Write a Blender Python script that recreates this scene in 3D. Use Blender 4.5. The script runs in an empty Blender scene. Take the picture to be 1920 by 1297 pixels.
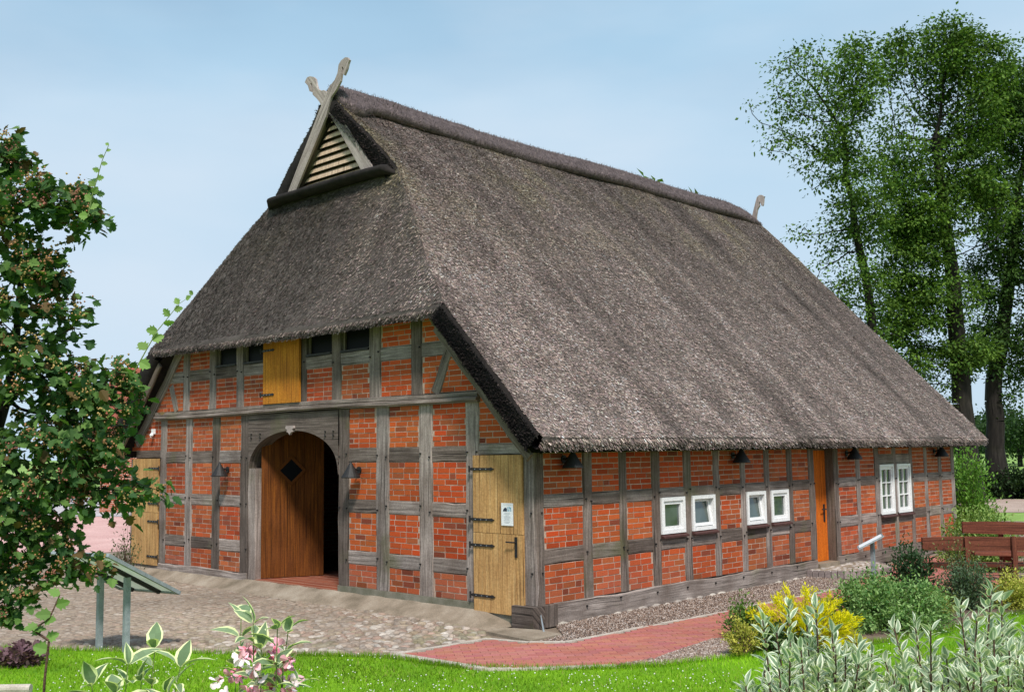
import bpy, math, random
import numpy as np
from mathutils import Vector, Matrix, noise

# ------------------------------------------------------------------ camera, sky, sun, exposure
scene = bpy.context.scene
COL = scene.collection
rad = math.radians
rng = np.random.default_rng(7)
random.seed(7)

CAM = np.array((9.6564, -10.4724, 2.2538))
YAW, PITCH, ROLL, FPX = 0.764359, 0.0987322, -0.0134689, 1998.39
IW, IH = 1920.0, 1297.0
_cy, _sy, _cp, _sp = math.cos(YAW), math.sin(YAW), math.cos(PITCH), math.sin(PITCH)
_f = np.array((-_sy * _cp, _cy * _cp, _sp)); _r0 = np.array((_cy, _sy, 0.0)); _u0 = np.cross(_r0, _f)
_c, _s = math.cos(ROLL), math.sin(ROLL)
_r = _c * _r0 + _s * _u0; _u = -_s * _r0 + _c * _u0

def at(px, py, d):
    """a point d metres away (along the view axis) on the line through a photo pixel"""
    return CAM + d * (_f + (px - IW / 2) / FPX * _r - (py - IH / 2) / FPX * _u)

cam_data = bpy.data.cameras.new("camera")
cam = bpy.data.objects.new("camera", cam_data)
COL.objects.link(cam)
cam.matrix_world = Matrix(((_r[0], _u[0], -_f[0], CAM[0]), (_r[1], _u[1], -_f[1], CAM[1]),
                           (_r[2], _u[2], -_f[2], CAM[2]), (0, 0, 0, 1)))
cam_data.sensor_width = 36.0
cam_data.lens = 36.0 * FPX / IW
cam_data.clip_start = 0.05
cam_data.clip_end = 3000
scene.camera = cam

SUN_DIR = Vector((0.72, -0.54, 1.18)).normalized()       # towards the sun
SUN_EL = math.asin(SUN_DIR.z)
SUN_AZ = math.atan2(SUN_DIR.x, SUN_DIR.y)

world = bpy.data.worlds.new("World")
scene.world = world
world.use_nodes = True
wn = world.node_tree; wn.nodes.clear()
def wnode(t): return wn.nodes.new(t)
out = wnode('ShaderNodeOutputWorld'); bg = wnode('ShaderNodeBackground')
sky = wnode('ShaderNodeTexSky'); sky.sky_type = 'NISHITA'; sky.sun_disc = False
sky.sun_elevation = SUN_EL; sky.sun_rotation = SUN_AZ
sky.air_density = 1.0; sky.dust_density = 0.5; sky.ozone_density = 3.0
tc = wnode('ShaderNodeTexCoord'); mp = wnode('ShaderNodeMapping')
mp.inputs['Scale'].default_value = (1.2, 1.2, 3.2)
nz = wnode('ShaderNodeTexNoise'); nz.inputs['Scale'].default_value = 1.4; nz.inputs['Detail'].default_value = 5
nz.inputs['Roughness'].default_value = 0.45
rp = wnode('ShaderNodeValToRGB')
rp.color_ramp.elements[0].position = 0.30; rp.color_ramp.elements[0].color = (0.0, 0.0, 0.0, 1)
rp.color_ramp.elements[1].position = 0.72; rp.color_ramp.elements[1].color = (1, 1, 1, 1)
sx = wnode('ShaderNodeSeparateXYZ')
mr = wnode('ShaderNodeMapRange')                            # thin high cloud thickens low in the sky
mr.inputs['From Min'].default_value = 0.50; mr.inputs['From Max'].default_value = 0.17
mr.inputs['To Min'].default_value = 0.62; mr.inputs['To Max'].default_value = 0.80
mad = wnode('ShaderNodeMath'); mad.operation = 'MULTIPLY_ADD'; mad.inputs[1].default_value = 0.45
mad.use_clamp = True
mix = wnode('ShaderNodeMix'); mix.data_type = 'RGBA'
veil = wnode('ShaderNodeValToRGB')                          # thin veil: bluer overhead, whiter low down
veil.color_ramp.elements[0].position = 0.15; veil.color_ramp.elements[0].color = (0.62, 0.79, 0.95, 1)
veil.color_ramp.elements[1].position = 0.50; veil.color_ramp.elements[1].color = (0.36, 0.63, 0.86, 1)
cl = wnode('ShaderNodeTexNoise'); cl.inputs['Scale'].default_value = 1.1; cl.inputs['Detail'].default_value = 6; cl.inputs['Roughness'].default_value = 0.5
clm = wnode('ShaderNodeMapping'); clm.inputs['Scale'].default_value = (1.0, 1.0, 3.0); clm.inputs['Location'].default_value = (3.1, 0.4, 0.2)
clr = wnode('ShaderNodeValToRGB'); clr.color_ramp.elements[0].position = 0.42; clr.color_ramp.elements[0].color = (0, 0, 0, 1)
clr.color_ramp.elements[1].position = 0.64; clr.color_ramp.elements[1].color = (0.95, 0.95, 0.95, 1)
clx = wnode('ShaderNodeMix'); clx.data_type = 'RGBA'; clx.inputs['B'].default_value = (0.74, 0.85, 0.97, 1)
vsc = wnode('ShaderNodeVectorMath'); vsc.operation = 'SCALE'; vsc.inputs['Scale'].default_value = 10.0
wn.links.new(tc.outputs['Generated'], clm.inputs[0]); wn.links.new(clm.outputs[0], cl.inputs['Vector']); wn.links.new(cl.outputs[0], clr.inputs[0])
wn.links.new(clr.outputs[0], clx.inputs['Factor']); wn.links.new(veil.outputs[0], clx.inputs['A'])
wn.links.new(clx.outputs['Result'], vsc.inputs[0]); wn.links.new(vsc.outputs[0], mix.inputs['B'])
wn.links.new(tc.outputs['Generated'], mp.inputs['Vector']); wn.links.new(mp.outputs[0], nz.inputs['Vector'])
wn.links.new(nz.outputs[0], rp.inputs[0])
wn.links.new(tc.outputs['Generated'], sx.inputs[0]); wn.links.new(sx.outputs['Z'], mr.inputs['Value']); wn.links.new(sx.outputs['Z'], veil.inputs[0])
wn.links.new(rp.outputs[0], mad.inputs[0]); wn.links.new(mr.outputs[0], mad.inputs[2])
wn.links.new(mad.outputs[0], mix.inputs['Factor']); wn.links.new(sky.outputs[0], mix.inputs['A'])
wn.links.new(mix.outputs['Result'], bg.inputs['Color'])
bg.inputs['Strength'].default_value = 0.101
wn.links.new(bg.outputs[0], out.inputs[0])

sl = bpy.data.lights.new("sun", 'SUN'); sl.energy = 5.0; sl.angle = rad(8); sl.color = (1.0, 0.95, 0.88)
so = bpy.data.objects.new("sun", sl); COL.objects.link(so)
so.rotation_euler = SUN_DIR.to_track_quat('Z', 'Y').to_euler()

vs = scene.view_settings
vs.view_transform = 'Standard'; vs.look = 'None'; vs.exposure = -0.08; vs.gamma = 1.0; vs.use_curve_mapping = False

# ------------------------------------------------------------------ materials
class NT:
    def __init__(s, name):
        s.m = bpy.data.materials.new(name); s.m.use_nodes = True
        s.t = s.m.node_tree; s.b = s.t.nodes['Principled BSDF']; s.out = s.t.nodes['Material Output']
        s.b.inputs['Roughness'].default_value = 0.85
        s.b.inputs['Specular IOR Level'].default_value = 0.25
    def n(s, t, **kw):
        nd = s.t.nodes.new(t)
        for k, v in kw.items(): setattr(nd, k, v)
        return nd
    def l(s, a, b): s.t.links.new(a, b)
    def coord(s, kind='Object', scale=(1, 1, 1)):
        tc = s.n('ShaderNodeTexCoord'); mp = s.n('ShaderNodeMapping'); mp.inputs['Scale'].default_value = scale
        s.l(tc.outputs[kind], mp.inputs[0]); return mp.outputs[0]
    def noise(s, vec, scale, detail=4, rough=0.55):
        nz = s.n('ShaderNodeTexNoise'); nz.inputs['Scale'].default_value = scale
        nz.inputs['Detail'].default_value = detail; nz.inputs['Roughness'].default_value = rough
        if vec is not None: s.l(vec, nz.inputs['Vector'])
        return nz.outputs[0]
    def ramp(s, fac, stops):
        rp = s.n('ShaderNodeValToRGB'); e = rp.color_ramp.elements
        while len(e) < len(stops): e.new(0.5)
        for el, (p, c) in zip(e, stops): el.position = p; el.color = (*c, 1)
        s.l(fac, rp.inputs[0]); return rp.outputs[0]
    def mixc(s, fac, a, b, mode='MIX'):
        mx = s.n('ShaderNodeMix'); mx.data_type = 'RGBA'; mx.blend_type = mode
        for key, v in (('Factor', fac), ('A', a), ('B', b)):
            if hasattr(v, 'is_linked') or hasattr(v, 'links'): s.l(v, mx.inputs[key])
            elif key == 'Factor': mx.inputs[key].default_value = v
            else: mx.inputs[key].default_value = (*v, 1)
        return mx.outputs['Result']
    def attr(s, name='Col'):
        a = s.n('ShaderNodeAttribute'); a.attribute_name = name; return a.outputs['Color']
    def bump(s, h, dist=0.01, strength=0.6):
        b = s.n('ShaderNodeBump'); b.inputs['Strength'].default_value = strength; b.inputs['Distance'].default_value = dist
        s.l(h, b.inputs['Height']); s.l(b.outputs[0], s.b.inputs['Normal'])
    def color(s, c):
        if hasattr(c, 'links'): s.l(c, s.b.inputs['Base Color'])
        else: s.b.inputs['Base Color'].default_value = (*c, 1)
    def rough(s, v): s.b.inputs['Roughness'].default_value = v

M = {}
def G(v): return (v, v, v)

def m_attr(name, speckle=0.35, scale=60, rough=0.9, bd=0.004):
    k = NT(name); v = k.coord()
    nz = k.noise(v, scale, 5)
    f = k.ramp(nz, [(0.25, G(1 - speckle)), (0.75, G(1 + speckle * 0.6))])
    k.color(k.mixc(1.0, k.attr(), f, 'MULTIPLY')); k.rough(rough); k.bump(nz, bd, 0.5)
    M[name] = k.m
m_attr('brick', 0.30, 55)
m_attr('stone', 0.35, 30)
m_attr('reed', 0.30, 80, 0.95, 0.003)
m_attr('tuft', 0.15, 30, 0.8)
m_attr('petal', 0.10, 60, 0.6)

def m_leaf(name, trans=0.3):
    k = NT(name); c = k.attr(); k.color(c); k.rough(0.62); k.b.inputs['Specular IOR Level'].default_value = 0.2
    tr = k.n('ShaderNodeBsdfTranslucent'); mx = k.n('ShaderNodeMixShader'); mx.inputs[0].default_value = trans
    k.l(k.mixc(1.0, c, (1.25, 1.35, 0.6), 'MULTIPLY'), tr.inputs['Color'])
    k.l(k.b.outputs[0], mx.inputs[1]); k.l(tr.outputs[0], mx.inputs[2]); k.l(mx.outputs[0], k.out.inputs[0])
    M[name] = k.m
m_leaf('leaf', 0.30)

def m_timber(name, dark, mid, light, stain=(0.13, 0.12, 0.07), stainf=0.55, vary=False):
    k = NT(name); v = k.coord('UV', (1.3, 26, 1)); v2 = k.coord('UV', (0.7, 60, 1)); o = k.coord()
    grain = k.noise(v, 1.0, 8, 0.62)
    c = k.ramp(grain, [(0.28, dark), (0.5, mid), (0.72, light)])
    big = k.noise(o, 1.7, 4)
    c = k.mixc(k.ramp(big, [(0.42, G(0)), (0.72, G(stainf))]), c, stain)
    crack = k.noise(v2, 1.0, 3, 0.5)
    cf = k.ramp(crack, [(0.32, G(1)), (0.40, G(0))])
    c = k.mixc(cf, c, tuple(x * 0.25 for x in dark))
    fine = k.noise(k.coord('Object', (1, 1, 1)), 45, 3)
    c = k.mixc(1.0, c, k.ramp(fine, [(0.3, G(0.78)), (0.7, G(1.15))]), 'MULTIPLY')
    if vary:
        oi = k.n('ShaderNodeObjectInfo')
        c = k.mixc(1.0, c, k.ramp(oi.outputs['Random'], [(0.0, (.46, .41, .37)), (0.3, (.90, .83, .76)), (0.65, (1.05, 1.02, .99)), (1.0, (1.42, 1.35, 1.28))]), 'MULTIPLY')
        mo = k.noise(o, 0.9, 5); c = k.mixc(k.ramp(mo, [(0.58, G(0)), (0.70, G(.5))]), c, (0.10, 0.105, 0.04))
    k.color(c); k.rough(0.92)
    h = k.n('ShaderNodeMath', operation='SUBTRACT'); k.l(grain, h.inputs[0]); k.l(cf, h.inputs[1])
    k.bump(h.outputs[0], 0.008, 0.7)
    M[name] = k.m
m_timber('timber', (0.085, 0.075, 0.068), (0.222, 0.192, 0.181), (0.38, 0.338, 0.322), (0.085, 0.062, 0.052), 0.7, True)
m_timber('timber_brown', (0.060, 0.042, 0.032), (0.14, 0.105, 0.085), (0.22, 0.18, 0.155))
m_timber('timber_pale', (0.20, 0.155, 0.14), (0.37, 0.305, 0.285), (0.50, 0.43, 0.40), (0.25, 0.2, 0.19))
m_timber('door_pale', (0.30, 0.155, 0.055), (0.52, 0.30, 0.115), (0.62, 0.41, 0.19), (0.30, 0.155, 0.06), 0.7)
m_timber('door_gold', (0.30, 0.095, 0.010), (0.48, 0.185, 0.018), (0.56, 0.25, 0.03), (0.30, 0.10, 0.012), 0.7)
m_timber('door_brown', (0.045, 0.012, 0.002), (0.115, 0.033, 0.004), (0.27, 0.088, 0.010), (0.16, 0.05, 0.012), 0.6)
m_timber('door_orange', (0.42, 0.085, 0.005), (0.58, 0.130, 0.008), (0.66, 0.17, 0.012), (0.38, 0.09, 0.008), 0.3)
m_timber('bench_wood', (0.075, 0.022, 0.014), (0.15, 0.045, 0.026), (0.21, 0.07, 0.04), (0.09, 0.03, 0.02), 0.4)
m_timber('louvre_wood', (0.40, 0.27, 0.18), (0.55, 0.40, 0.29), (0.65, 0.5, 0.38), (0.45, 0.3, 0.2), 0.3)
m_timber('bark', (0.007, 0.006, 0.005), (0.019, 0.016, 0.014), (0.042, 0.036, 0.031), (0.02, 0.02, 0.010))

def m_noise(name, stops, scale=8, rough=0.9, bd=0.01, scale2=90, kind='Object', spec=0.25, metal=0):
    k = NT(name); v = k.coord(kind)
    a = k.noise(v, scale, 6, 0.6); b = k.noise(v, scale2, 3)
    c = k.ramp(a, stops)
    k.color(k.mixc(1.0, c, k.ramp(b, [(0.25, G(0.72)), (0.75, G(1.2))]), 'MULTIPLY'))
    k.rough(rough); k.b.inputs['Specular IOR Level'].default_value = spec; k.b.inputs['Metallic'].default_value = metal
    k.bump(b, bd, 0.6); M[name] = k.m
m_noise('mortar',  [(0.3, (0.31, 0.205, 0.155)), (0.7, (0.56, 0.42, 0.335))], 6)
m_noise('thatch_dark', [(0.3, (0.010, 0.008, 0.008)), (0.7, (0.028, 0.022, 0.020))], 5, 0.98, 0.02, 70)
m_noise('thatch_base', [(0.3, (0.055, 0.044, 0.040)), (0.7, (0.12, 0.10, 0.092))], 4, 0.98, 0.02, 60)
m_noise('ridge_heather', [(0.3, (0.045, 0.034, 0.036)), (0.7, (0.13, 0.10, 0.10))], 9, 0.98, 0.03, 50)
m_noise('iron', [(0.3, (0.008, 0.007, 0.007)), (0.7, (0.02, 0.018, 0.018))], 20, 0.6, 0.002, 120, spec=0.4)
m_noise('white_paint', [(0.3, (0.74, 0.74, 0.75)), (0.7, (0.82, 0.82, 0.82))], 10, 0.4, 0.001, 60, spec=0.4)
m_noise('brown_sill', [(0.3, (0.05, 0.02, 0.018)), (0.7, (0.09, 0.04, 0.035))], 20, 0.7)
m_noise('concrete', [(0.3, (0.15, 0.12, 0.085)), (0.5, (0.25, 0.20, 0.15)), (0.7, (0.34, 0.285, 0.225))], 2.2, 0.95, 0.008, 60)
m_noise('plinth', [(0.3, (0.11, 0.11, 0.07)), (0.7, (0.25, 0.23, 0.185))], 4.0, 0.95, 0.006, 70)
m_noise('sand', [(0.28, (0.14, 0.105, 0.075)), (0.5, (0.215, 0.165, 0.125)), (0.75, (0.30, 0.24, 0.19))], 1.6, 0.97, 0.012, 35)
m_noise('soil', [(0.3, (0.09, 0.06, 0.045)), (0.7, (0.20, 0.145, 0.115))], 3, 0.97, 0.02, 40)
m_noise('lawn', [(0.3, (0.09, 0.23, 0.004)), (0.7, (0.19, 0.37, 0.008))], 1.2, 0.95, 0.02, 60)
m_noise('field', [(0.3, (0.16, 0.27, 0.055)), (0.7, (0.24, 0.36, 0.09))], 0.06, 0.95, 0.02, 3)
m_noise('pink_paving', [(0.3, (0.48, 0.27, 0.25)), (0.7, (0.60, 0.38, 0.35))], 0.7, 0.9, 0.004, 20)
m_noise('grey_paving', [(0.3, (0.36, 0.33, 0.35)), (0.7, (0.50, 0.47, 0.49))], 0.8, 0.9, 0.004, 25)
m_noise('track', [(0.3, (0.33, 0.24, 0.20)), (0.7, (0.45, 0.35, 0.30))], 0.5, 0.95, 0.02, 20)
m_noise('kerb_stone', [(0.3, (0.36, 0.31, 0.26)), (0.7, (0.52, 0.46, 0.40))], 6, 0.9, 0.006, 60)
m_noise('steel', [(0.3, (0.20, 0.23, 0.25)), (0.7, (0.30, 0.33, 0.35))], 14, 0.45, 0.001, 80, spec=0.5)
m_noise('panel_back', [(0.3, (0.62, 0.62, 0.56)), (0.7, (0.76, 0.76, 0.70))], 3, 0.6, 0.001, 50)
m_noise('paper', [(0.3, (0.72, 0.74, 0.76)), (0.7, (0.80, 0.81, 0.82))], 20, 0.7, 0.0005, 100)
m_noise('ink_dark', [(0.3, (0.02, 0.03, 0.05)), (0.7, (0.04, 0.05, 0.08))], 20, 0.7)
m_noise('ink_blue', [(0.3, (0.10, 0.32, 0.45)), (0.7, (0.14, 0.40, 0.55))], 20, 0.7)
m_noise('ink_grey', [(0.3, (0.42, 0.45, 0.50)), (0.7, (0.50, 0.52, 0.56))], 20, 0.7)
m_noise('barn_tile', [(0.3, (0.20, 0.055, 0.035)), (0.7, (0.30, 0.09, 0.055))], 1.5, 0.9, 0.02, 8)
m_noise('stem', [(0.3, (0.07, 0.035, 0.028)), (0.7, (0.15, 0.085, 0.06))], 20, 0.8)
m_noise('stem_green', [(0.3, (0.12, 0.17, 0.05)), (0.7, (0.22, 0.28, 0.1))], 20, 0.8)
m_noise('interior', [(0.3, (0.05, 0.035, 0.03)), (0.7, (0.09, 0.06, 0.05))], 3, 0.95)

def m_plate():
    k = NT('panel_plate'); v = k.coord(); c = k.ramp(k.noise(v, 3, 3), [(.3, (.70, .72, .66)), (.7, (.80, .82, .76))]); k.color(c); k.rough(.5)
    tr = k.n('ShaderNodeBsdfTranslucent'); mx = k.n('ShaderNodeMixShader'); mx.inputs[0].default_value = .6; k.l(c, tr.inputs[0])
    k.l(k.b.outputs[0], mx.inputs[1]); k.l(tr.outputs[0], mx.inputs[2]); k.l(mx.outputs[0], k.out.inputs[0]); M['panel_plate'] = k.m
m_plate()
def m_glass():
    k = NT('glass'); v = k.coord()
    k.color(k.ramp(k.noise(v, 2.0, 2), [(0.35, (0.022, 0.038, 0.028)), (0.65, (0.075, 0.10, 0.095))]))
    k.rough(0.03); k.b.inputs['Specular IOR Level'].default_value = 0.9; M['glass'] = k.m
m_glass()
def m_glass_dark():
    k = NT('glass_dark'); k.color((0.004, 0.004, 0.006)); k.rough(0.45); k.b.inputs['Specular IOR Level'].default_value = 0.08; M['glass_dark'] = k.m
m_glass_dark()
def m_tiles():
    k = NT('tiles'); v = k.coord('Object')
    bt = k.n('ShaderNodeTexBrick'); bt.offset = 0.0
    for nm, val in (('Scale', 1.0), ('Mortar Size', 0.008), ('Brick Width', 0.22), ('Row Height', 0.22), ('Mortar Smooth', 0.1)):
        bt.inputs[nm].default_value = val
    bt.inputs['Color1'].default_value = (0.20, 0.052, 0.03, 1); bt.inputs['Color2'].default_value = (0.27, 0.075, 0.04, 1)
    bt.inputs['Mortar'].default_value = (0.38, 0.27, 0.2, 1)
    k.l(v, bt.inputs['Vector']); k.color(bt.outputs['Color']); k.rough(0.5); M['tiles'] = k.m
m_tiles()
def m_barn():
    k = NT('barn_brick'); v = k.coord('UV')
    bt = k.n('ShaderNodeTexBrick')
    for nm, val in (('Scale', 1.0), ('Mortar Size', 0.012), ('Brick Width', 0.26), ('Row Height', 0.083)):
        bt.inputs[nm].default_value = val
    bt.inputs['Color1'].default_value = (0.36, 0.085, 0.04, 1); bt.inputs['Color2'].default_value = (0.26, 0.06, 0.03, 1)
    bt.inputs['Mortar'].default_value = (0.42, 0.32, 0.26, 1)
    k.l(v, bt.inputs['Vector']); k.color(bt.outputs['Color']); M['barn_brick'] = k.m
m_barn()
def m_gravel():
    k = NT('gravel'); v = k.coord()
    vo = k.n('ShaderNodeTexVoronoi'); vo.inputs['Scale'].default_value = 34; k.l(v, vo.inputs['Vector'])
    sep = k.n('ShaderNodeSeparateColor'); k.l(vo.outputs['Color'], sep.inputs[0])
    c = k.ramp(sep.outputs[0], [(0.0, (0.15, 0.10, 0.085)), (0.5, (0.32, 0.24, 0.205)), (1.0, (0.52, 0.44, 0.40))])
    d = k.ramp(vo.outputs['Distance'], [(0.25, G(1)), (0.7, G(0.35))])
    k.color(k.mixc(1.0, c, d, 'MULTIPLY')); k.bump(d, 0.012, 0.8); M['gravel'] = k.m
m_gravel()

# ------------------------------------------------------------------ mesh helpers
class MB:
    """collects faces; build() links them as ONE mesh object"""
    def __init__(s): s.v = []; s.f = []; s.mi = []; s.uv = []; s.c = []
    def face(s, pts, mi=0, uv=None, c=(1, 1, 1)):
        b = len(s.v); s.v += [tuple(p) for p in pts]; s.f.append(tuple(range(b, b + len(pts))))
        s.mi.append(mi); s.uv += (uv if uv else [(0, 0)] * len(pts)); s.c.append(c)
    def box(s, lo, hi, mi=0, c=(1, 1, 1), grain=None):
        (x0, y0, z0), (x1, y1, z1) = lo, hi
        P = [(x0, y0, z0), (x1, y0, z0), (x1, y1, z0), (x0, y1, z0), (x0, y0, z1), (x1, y0, z1), (x1, y1, z1), (x0, y1, z1)]
        d = (abs(x1 - x0), abs(y1 - y0), abs(z1 - z0))
        g = int(np.argmax(d)) if grain is None else grain
        o = random.random() * 50
        for q in ((0, 3, 2, 1), (4, 5, 6, 7), (0, 1, 5, 4), (1, 2, 6, 5), (2, 3, 7, 6), (3, 0, 4, 7)):
            pts = [P[i] for i in q]
            uv = [(p[g] + o, sum(p[j] for j in range(3) if j != g) + o) for p in pts]
            s.face(pts, mi, uv, c)
    def hexa(s, P, mi=0, c=(1, 1, 1), g=None):
        """8 corners, bottom ring then top ring"""
        o = random.random() * 50
        for q in ((0, 3, 2, 1), (4, 5, 6, 7), (0, 1, 5, 4), (1, 2, 6, 5), (2, 3, 7, 6), (3, 0, 4, 7)):
            pts = [P[i] for i in q]
            uv = [((np.dot(p, g) if g is not None else p[2]) + o, p[0] + p[1] + o) for p in pts]
            s.face(pts, mi, uv, c)
    def ring_tube(s, rings, mi=0, cap=True, uvscale=1.0, c=(1, 1, 1)):
        n = len(rings[0]); L = 0; o = random.random() * 40
        per = [0]
        for i in range(n): per.append(per[-1] + float(np.linalg.norm(np.subtract(rings[0][i], rings[0][(i + 1) % n]))))
        for a, b in zip(rings[:-1], rings[1:]):
            dl = float(np.linalg.norm(np.mean(np.subtract(b, a), axis=0)))
            for i in range(n):
                j = (i + 1) % n
                s.face([a[i], a[j], b[j], b[i]], mi,
                       [(L + o, per[i] + o), (L + o, per[i + 1] + o), (L + dl + o, per[i + 1] + o), (L + dl + o, per[i] + o)], c)
            L += dl
        if cap:
            s.face(list(reversed(rings[0])), mi, [(o, k * .05) for k in range(n)], c)
            s.face(rings[-1], mi, [(o, k * .05) for k in range(n)], c)
    def tube(s, pts, r, n=8, mi=0, c=(1, 1, 1)):
        pts = [np.array(p, float) for p in pts]; rings = []
        rr = r if hasattr(r, '__len__') else [r] * len(pts)
        for i, p in enumerate(pts):
            d = pts[min(i + 1, len(pts) - 1)] - pts[max(i - 1, 0)]; d /= np.linalg.norm(d)
            a = np.cross(d, (0, 0, 1) if abs(d[2]) < .9 else (1, 0, 0)); a /= np.linalg.norm(a); b = np.cross(d, a)
            rings.append([tuple(p + rr[i] * (math.cos(t) * a + math.sin(t) * b)) for t in np.linspace(0, 2 * math.pi, n, endpoint=False)])
        s.ring_tube(rings, mi, c=c)
    def build(s, name, mats, parent=None, smooth=False, weld=False):
        me = bpy.data.meshes.new(name); me.from_pydata(s.v, [], s.f)
        mats = mats if isinstance(mats, (list, tuple)) else [mats]
        for m in mats: me.materials.append(M[m])
        me.polygons.foreach_set('material_index', s.mi)
        uvl = me.uv_layers.new(name='UVMap'); uvl.data.foreach_set('uv', np.array(s.uv, np.float32).ravel())
        at_ = me.attributes.new('Col', 'FLOAT_COLOR', 'FACE')
        cc = np.ones((len(s.f), 4), np.float32); cc[:, :3] = np.array(s.c); at_.data.foreach_set('color', cc.ravel())
        if weld:
            import bmesh
            b = bmesh.new(); b.from_mesh(me); bmesh.ops.remove_doubles(b, verts=b.verts, dist=1e-5); b.to_mesh(me); b.free()
        if smooth: me.polygons.foreach_set('use_smooth', [True] * len(me.polygons))
        me.update()
        o = bpy.data.objects.new(name, me); COL.objects.link(o)
        if parent is not None: setpar(o, parent)
        return o

def setpar(o, p):
    o.parent = p
    if p.parent is None: o.matrix_parent_inverse = Matrix.Translation(p.location).inverted()   # parts keep world coordinates

def np_mesh(name, V, F, C=None, mats=('leaf',), parent=None, smooth=False, mi=None):
    """V (n,3); F (m,k) index array (k fixed); C (m,3) face colours"""
    me = bpy.data.meshes.new(name); n, m, k = len(V), len(F), F.shape[1]
    me.vertices.add(n); me.vertices.foreach_set('co', np.asarray(V, np.float32).ravel())
    me.loops.add(m * k); me.loops.foreach_set('vertex_index', F.astype(np.int32).ravel())
    me.polygons.add(m); me.polygons.foreach_set('loop_start', np.arange(0, m * k, k, dtype=np.int32))
    for x in mats: me.materials.append(M[x])
    if mi is not None: me.polygons.foreach_set('material_index', mi.astype(np.int32))
    if C is not None:
        a = me.attributes.new('Col', 'FLOAT_COLOR', 'FACE'); cc = np.ones((m, 4), np.float32); cc[:, :3] = C
        a.data.foreach_set('color', cc.ravel())
    if smooth: me.polygons.foreach_set('use_smooth', np.ones(m, bool))
    me.update(calc_edges=True); me.validate()
    o = bpy.data.objects.new(name, me); COL.objects.link(o)
    if parent is not None: setpar(o, parent)
    return o

def tag(o, label=None, cat=None, group=None, kind=None):
    for k, v in (('label', label), ('category', cat), ('group', group), ('kind', kind)):
        if v: o[k] = v
    return o
def thing(name, loc, label, cat, group=None):
    o = bpy.data.objects.new(name, None); COL.objects.link(o); o.location = loc; o.empty_display_size = 0.2
    return tag(o, label, cat, group)
def sheet(name, pts, z, m):
    b = MB(); b.face([(x, y, z) for x, y in pts], 0, [(x, y) for x, y in pts]); o = b.build(name, m)
    return tag(o, kind='structure')

def unit(a): return a / np.maximum(np.linalg.norm(a, axis=-1, keepdims=True), 1e-9)

def timber(mb, p0, p1, wdir, w, ndir, front, depth, mi=0, jit=0.010, w1=None, ch=0.012):
    """hand-hewn beam along p0-p1: w wide, its face `front` proud of the wall plane"""
    p0, p1, wdir, ndir = (np.array(a, float) for a in (p0, p1, wdir, ndir))
    L = np.linalg.norm(p1 - p0); n = max(2, int(L / 0.22)); w1 = w if w1 is None else w1
    ph = random.random() * 9; rings = []
    for i in range(n + 1):
        t = i / n; c = p0 + (p1 - p0) * t
        off = 0 if i in (0, n) else jit * math.sin(ph + t * L * 2.3) + random.uniform(-jit, jit) * .5
        h = (w + (w1 - w) * t) / 2 + random.uniform(-jit, jit) * .7; h2 = h + random.uniform(-jit, jit) * .5
        fr = front + random.uniform(-.002, .002)
        q = [(-h, fr - ch), (-h + ch, fr), (h2 - ch, fr), (h2, fr - ch), (h2, front - depth), (-h, front - depth)]
        rings.append([tuple(c + wdir * (a + off) + ndir * b) for a, b in q])
    ax = np.cross(wdir, ndir)
    if np.dot(ax, p1 - p0) < 0: rings = [list(reversed(r)) for r in rings]
    mb.ring_tube(rings, mi)

def peg(mb, p, wdir, ndir, s=0.011, out=0.025, mi=1):
    p, wdir, ndir = (np.array(a, float) for a in (p, wdir, ndir)); up = np.cross(wdir, ndir)
    if up[2] < 0: up = -up
    P = [p + a * s * wdir + b * s * up + c * ndir for c in (0, out) for a, b in ((-1, -1), (1, -1), (1, 1), (-1, 1))]
    mb.hexa(P, mi)

# ------------------------------------------------------------------ the farmhouse
XW, YL = -11.25, 14.05            # gable wall runs x = XW..0 at y = 0, long wall y = 0..YL at x = 0
XC = -5.63                        # ridge line
house = thing('farmhouse', (0, 0, 0), 'thatched half-timbered farmhouse with orange brick panels, grey oak frame and a wide arched entrance', 'house')
FN, FW = (0, -1, 0), (1, 0, 0)    # facade normal, facade horizontal
SN, SW = (1, 0, 0), (0, 1, 0)
def F3(u, z, o=0.0): return (u, -o, z)
def S3(u, z, o=0.0): return (o, u, z)

EAVE_X, EAVE_Z = 0.42, 2.47
RIDGE_Z = 8.74
SLOPE = (RIDGE_Z - EAVE_Z) / (EAVE_X - XC)
def roof_z(x): return EAVE_Z + (EAVE_X - (x if x > XC else 2 * XC - x)) * SLOPE
def under_x(z):                   # half width from the ridge line of the space below the thatch at height z
    return (EAVE_X - XC) - (z + 0.47 - EAVE_Z) / SLOPE

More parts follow.
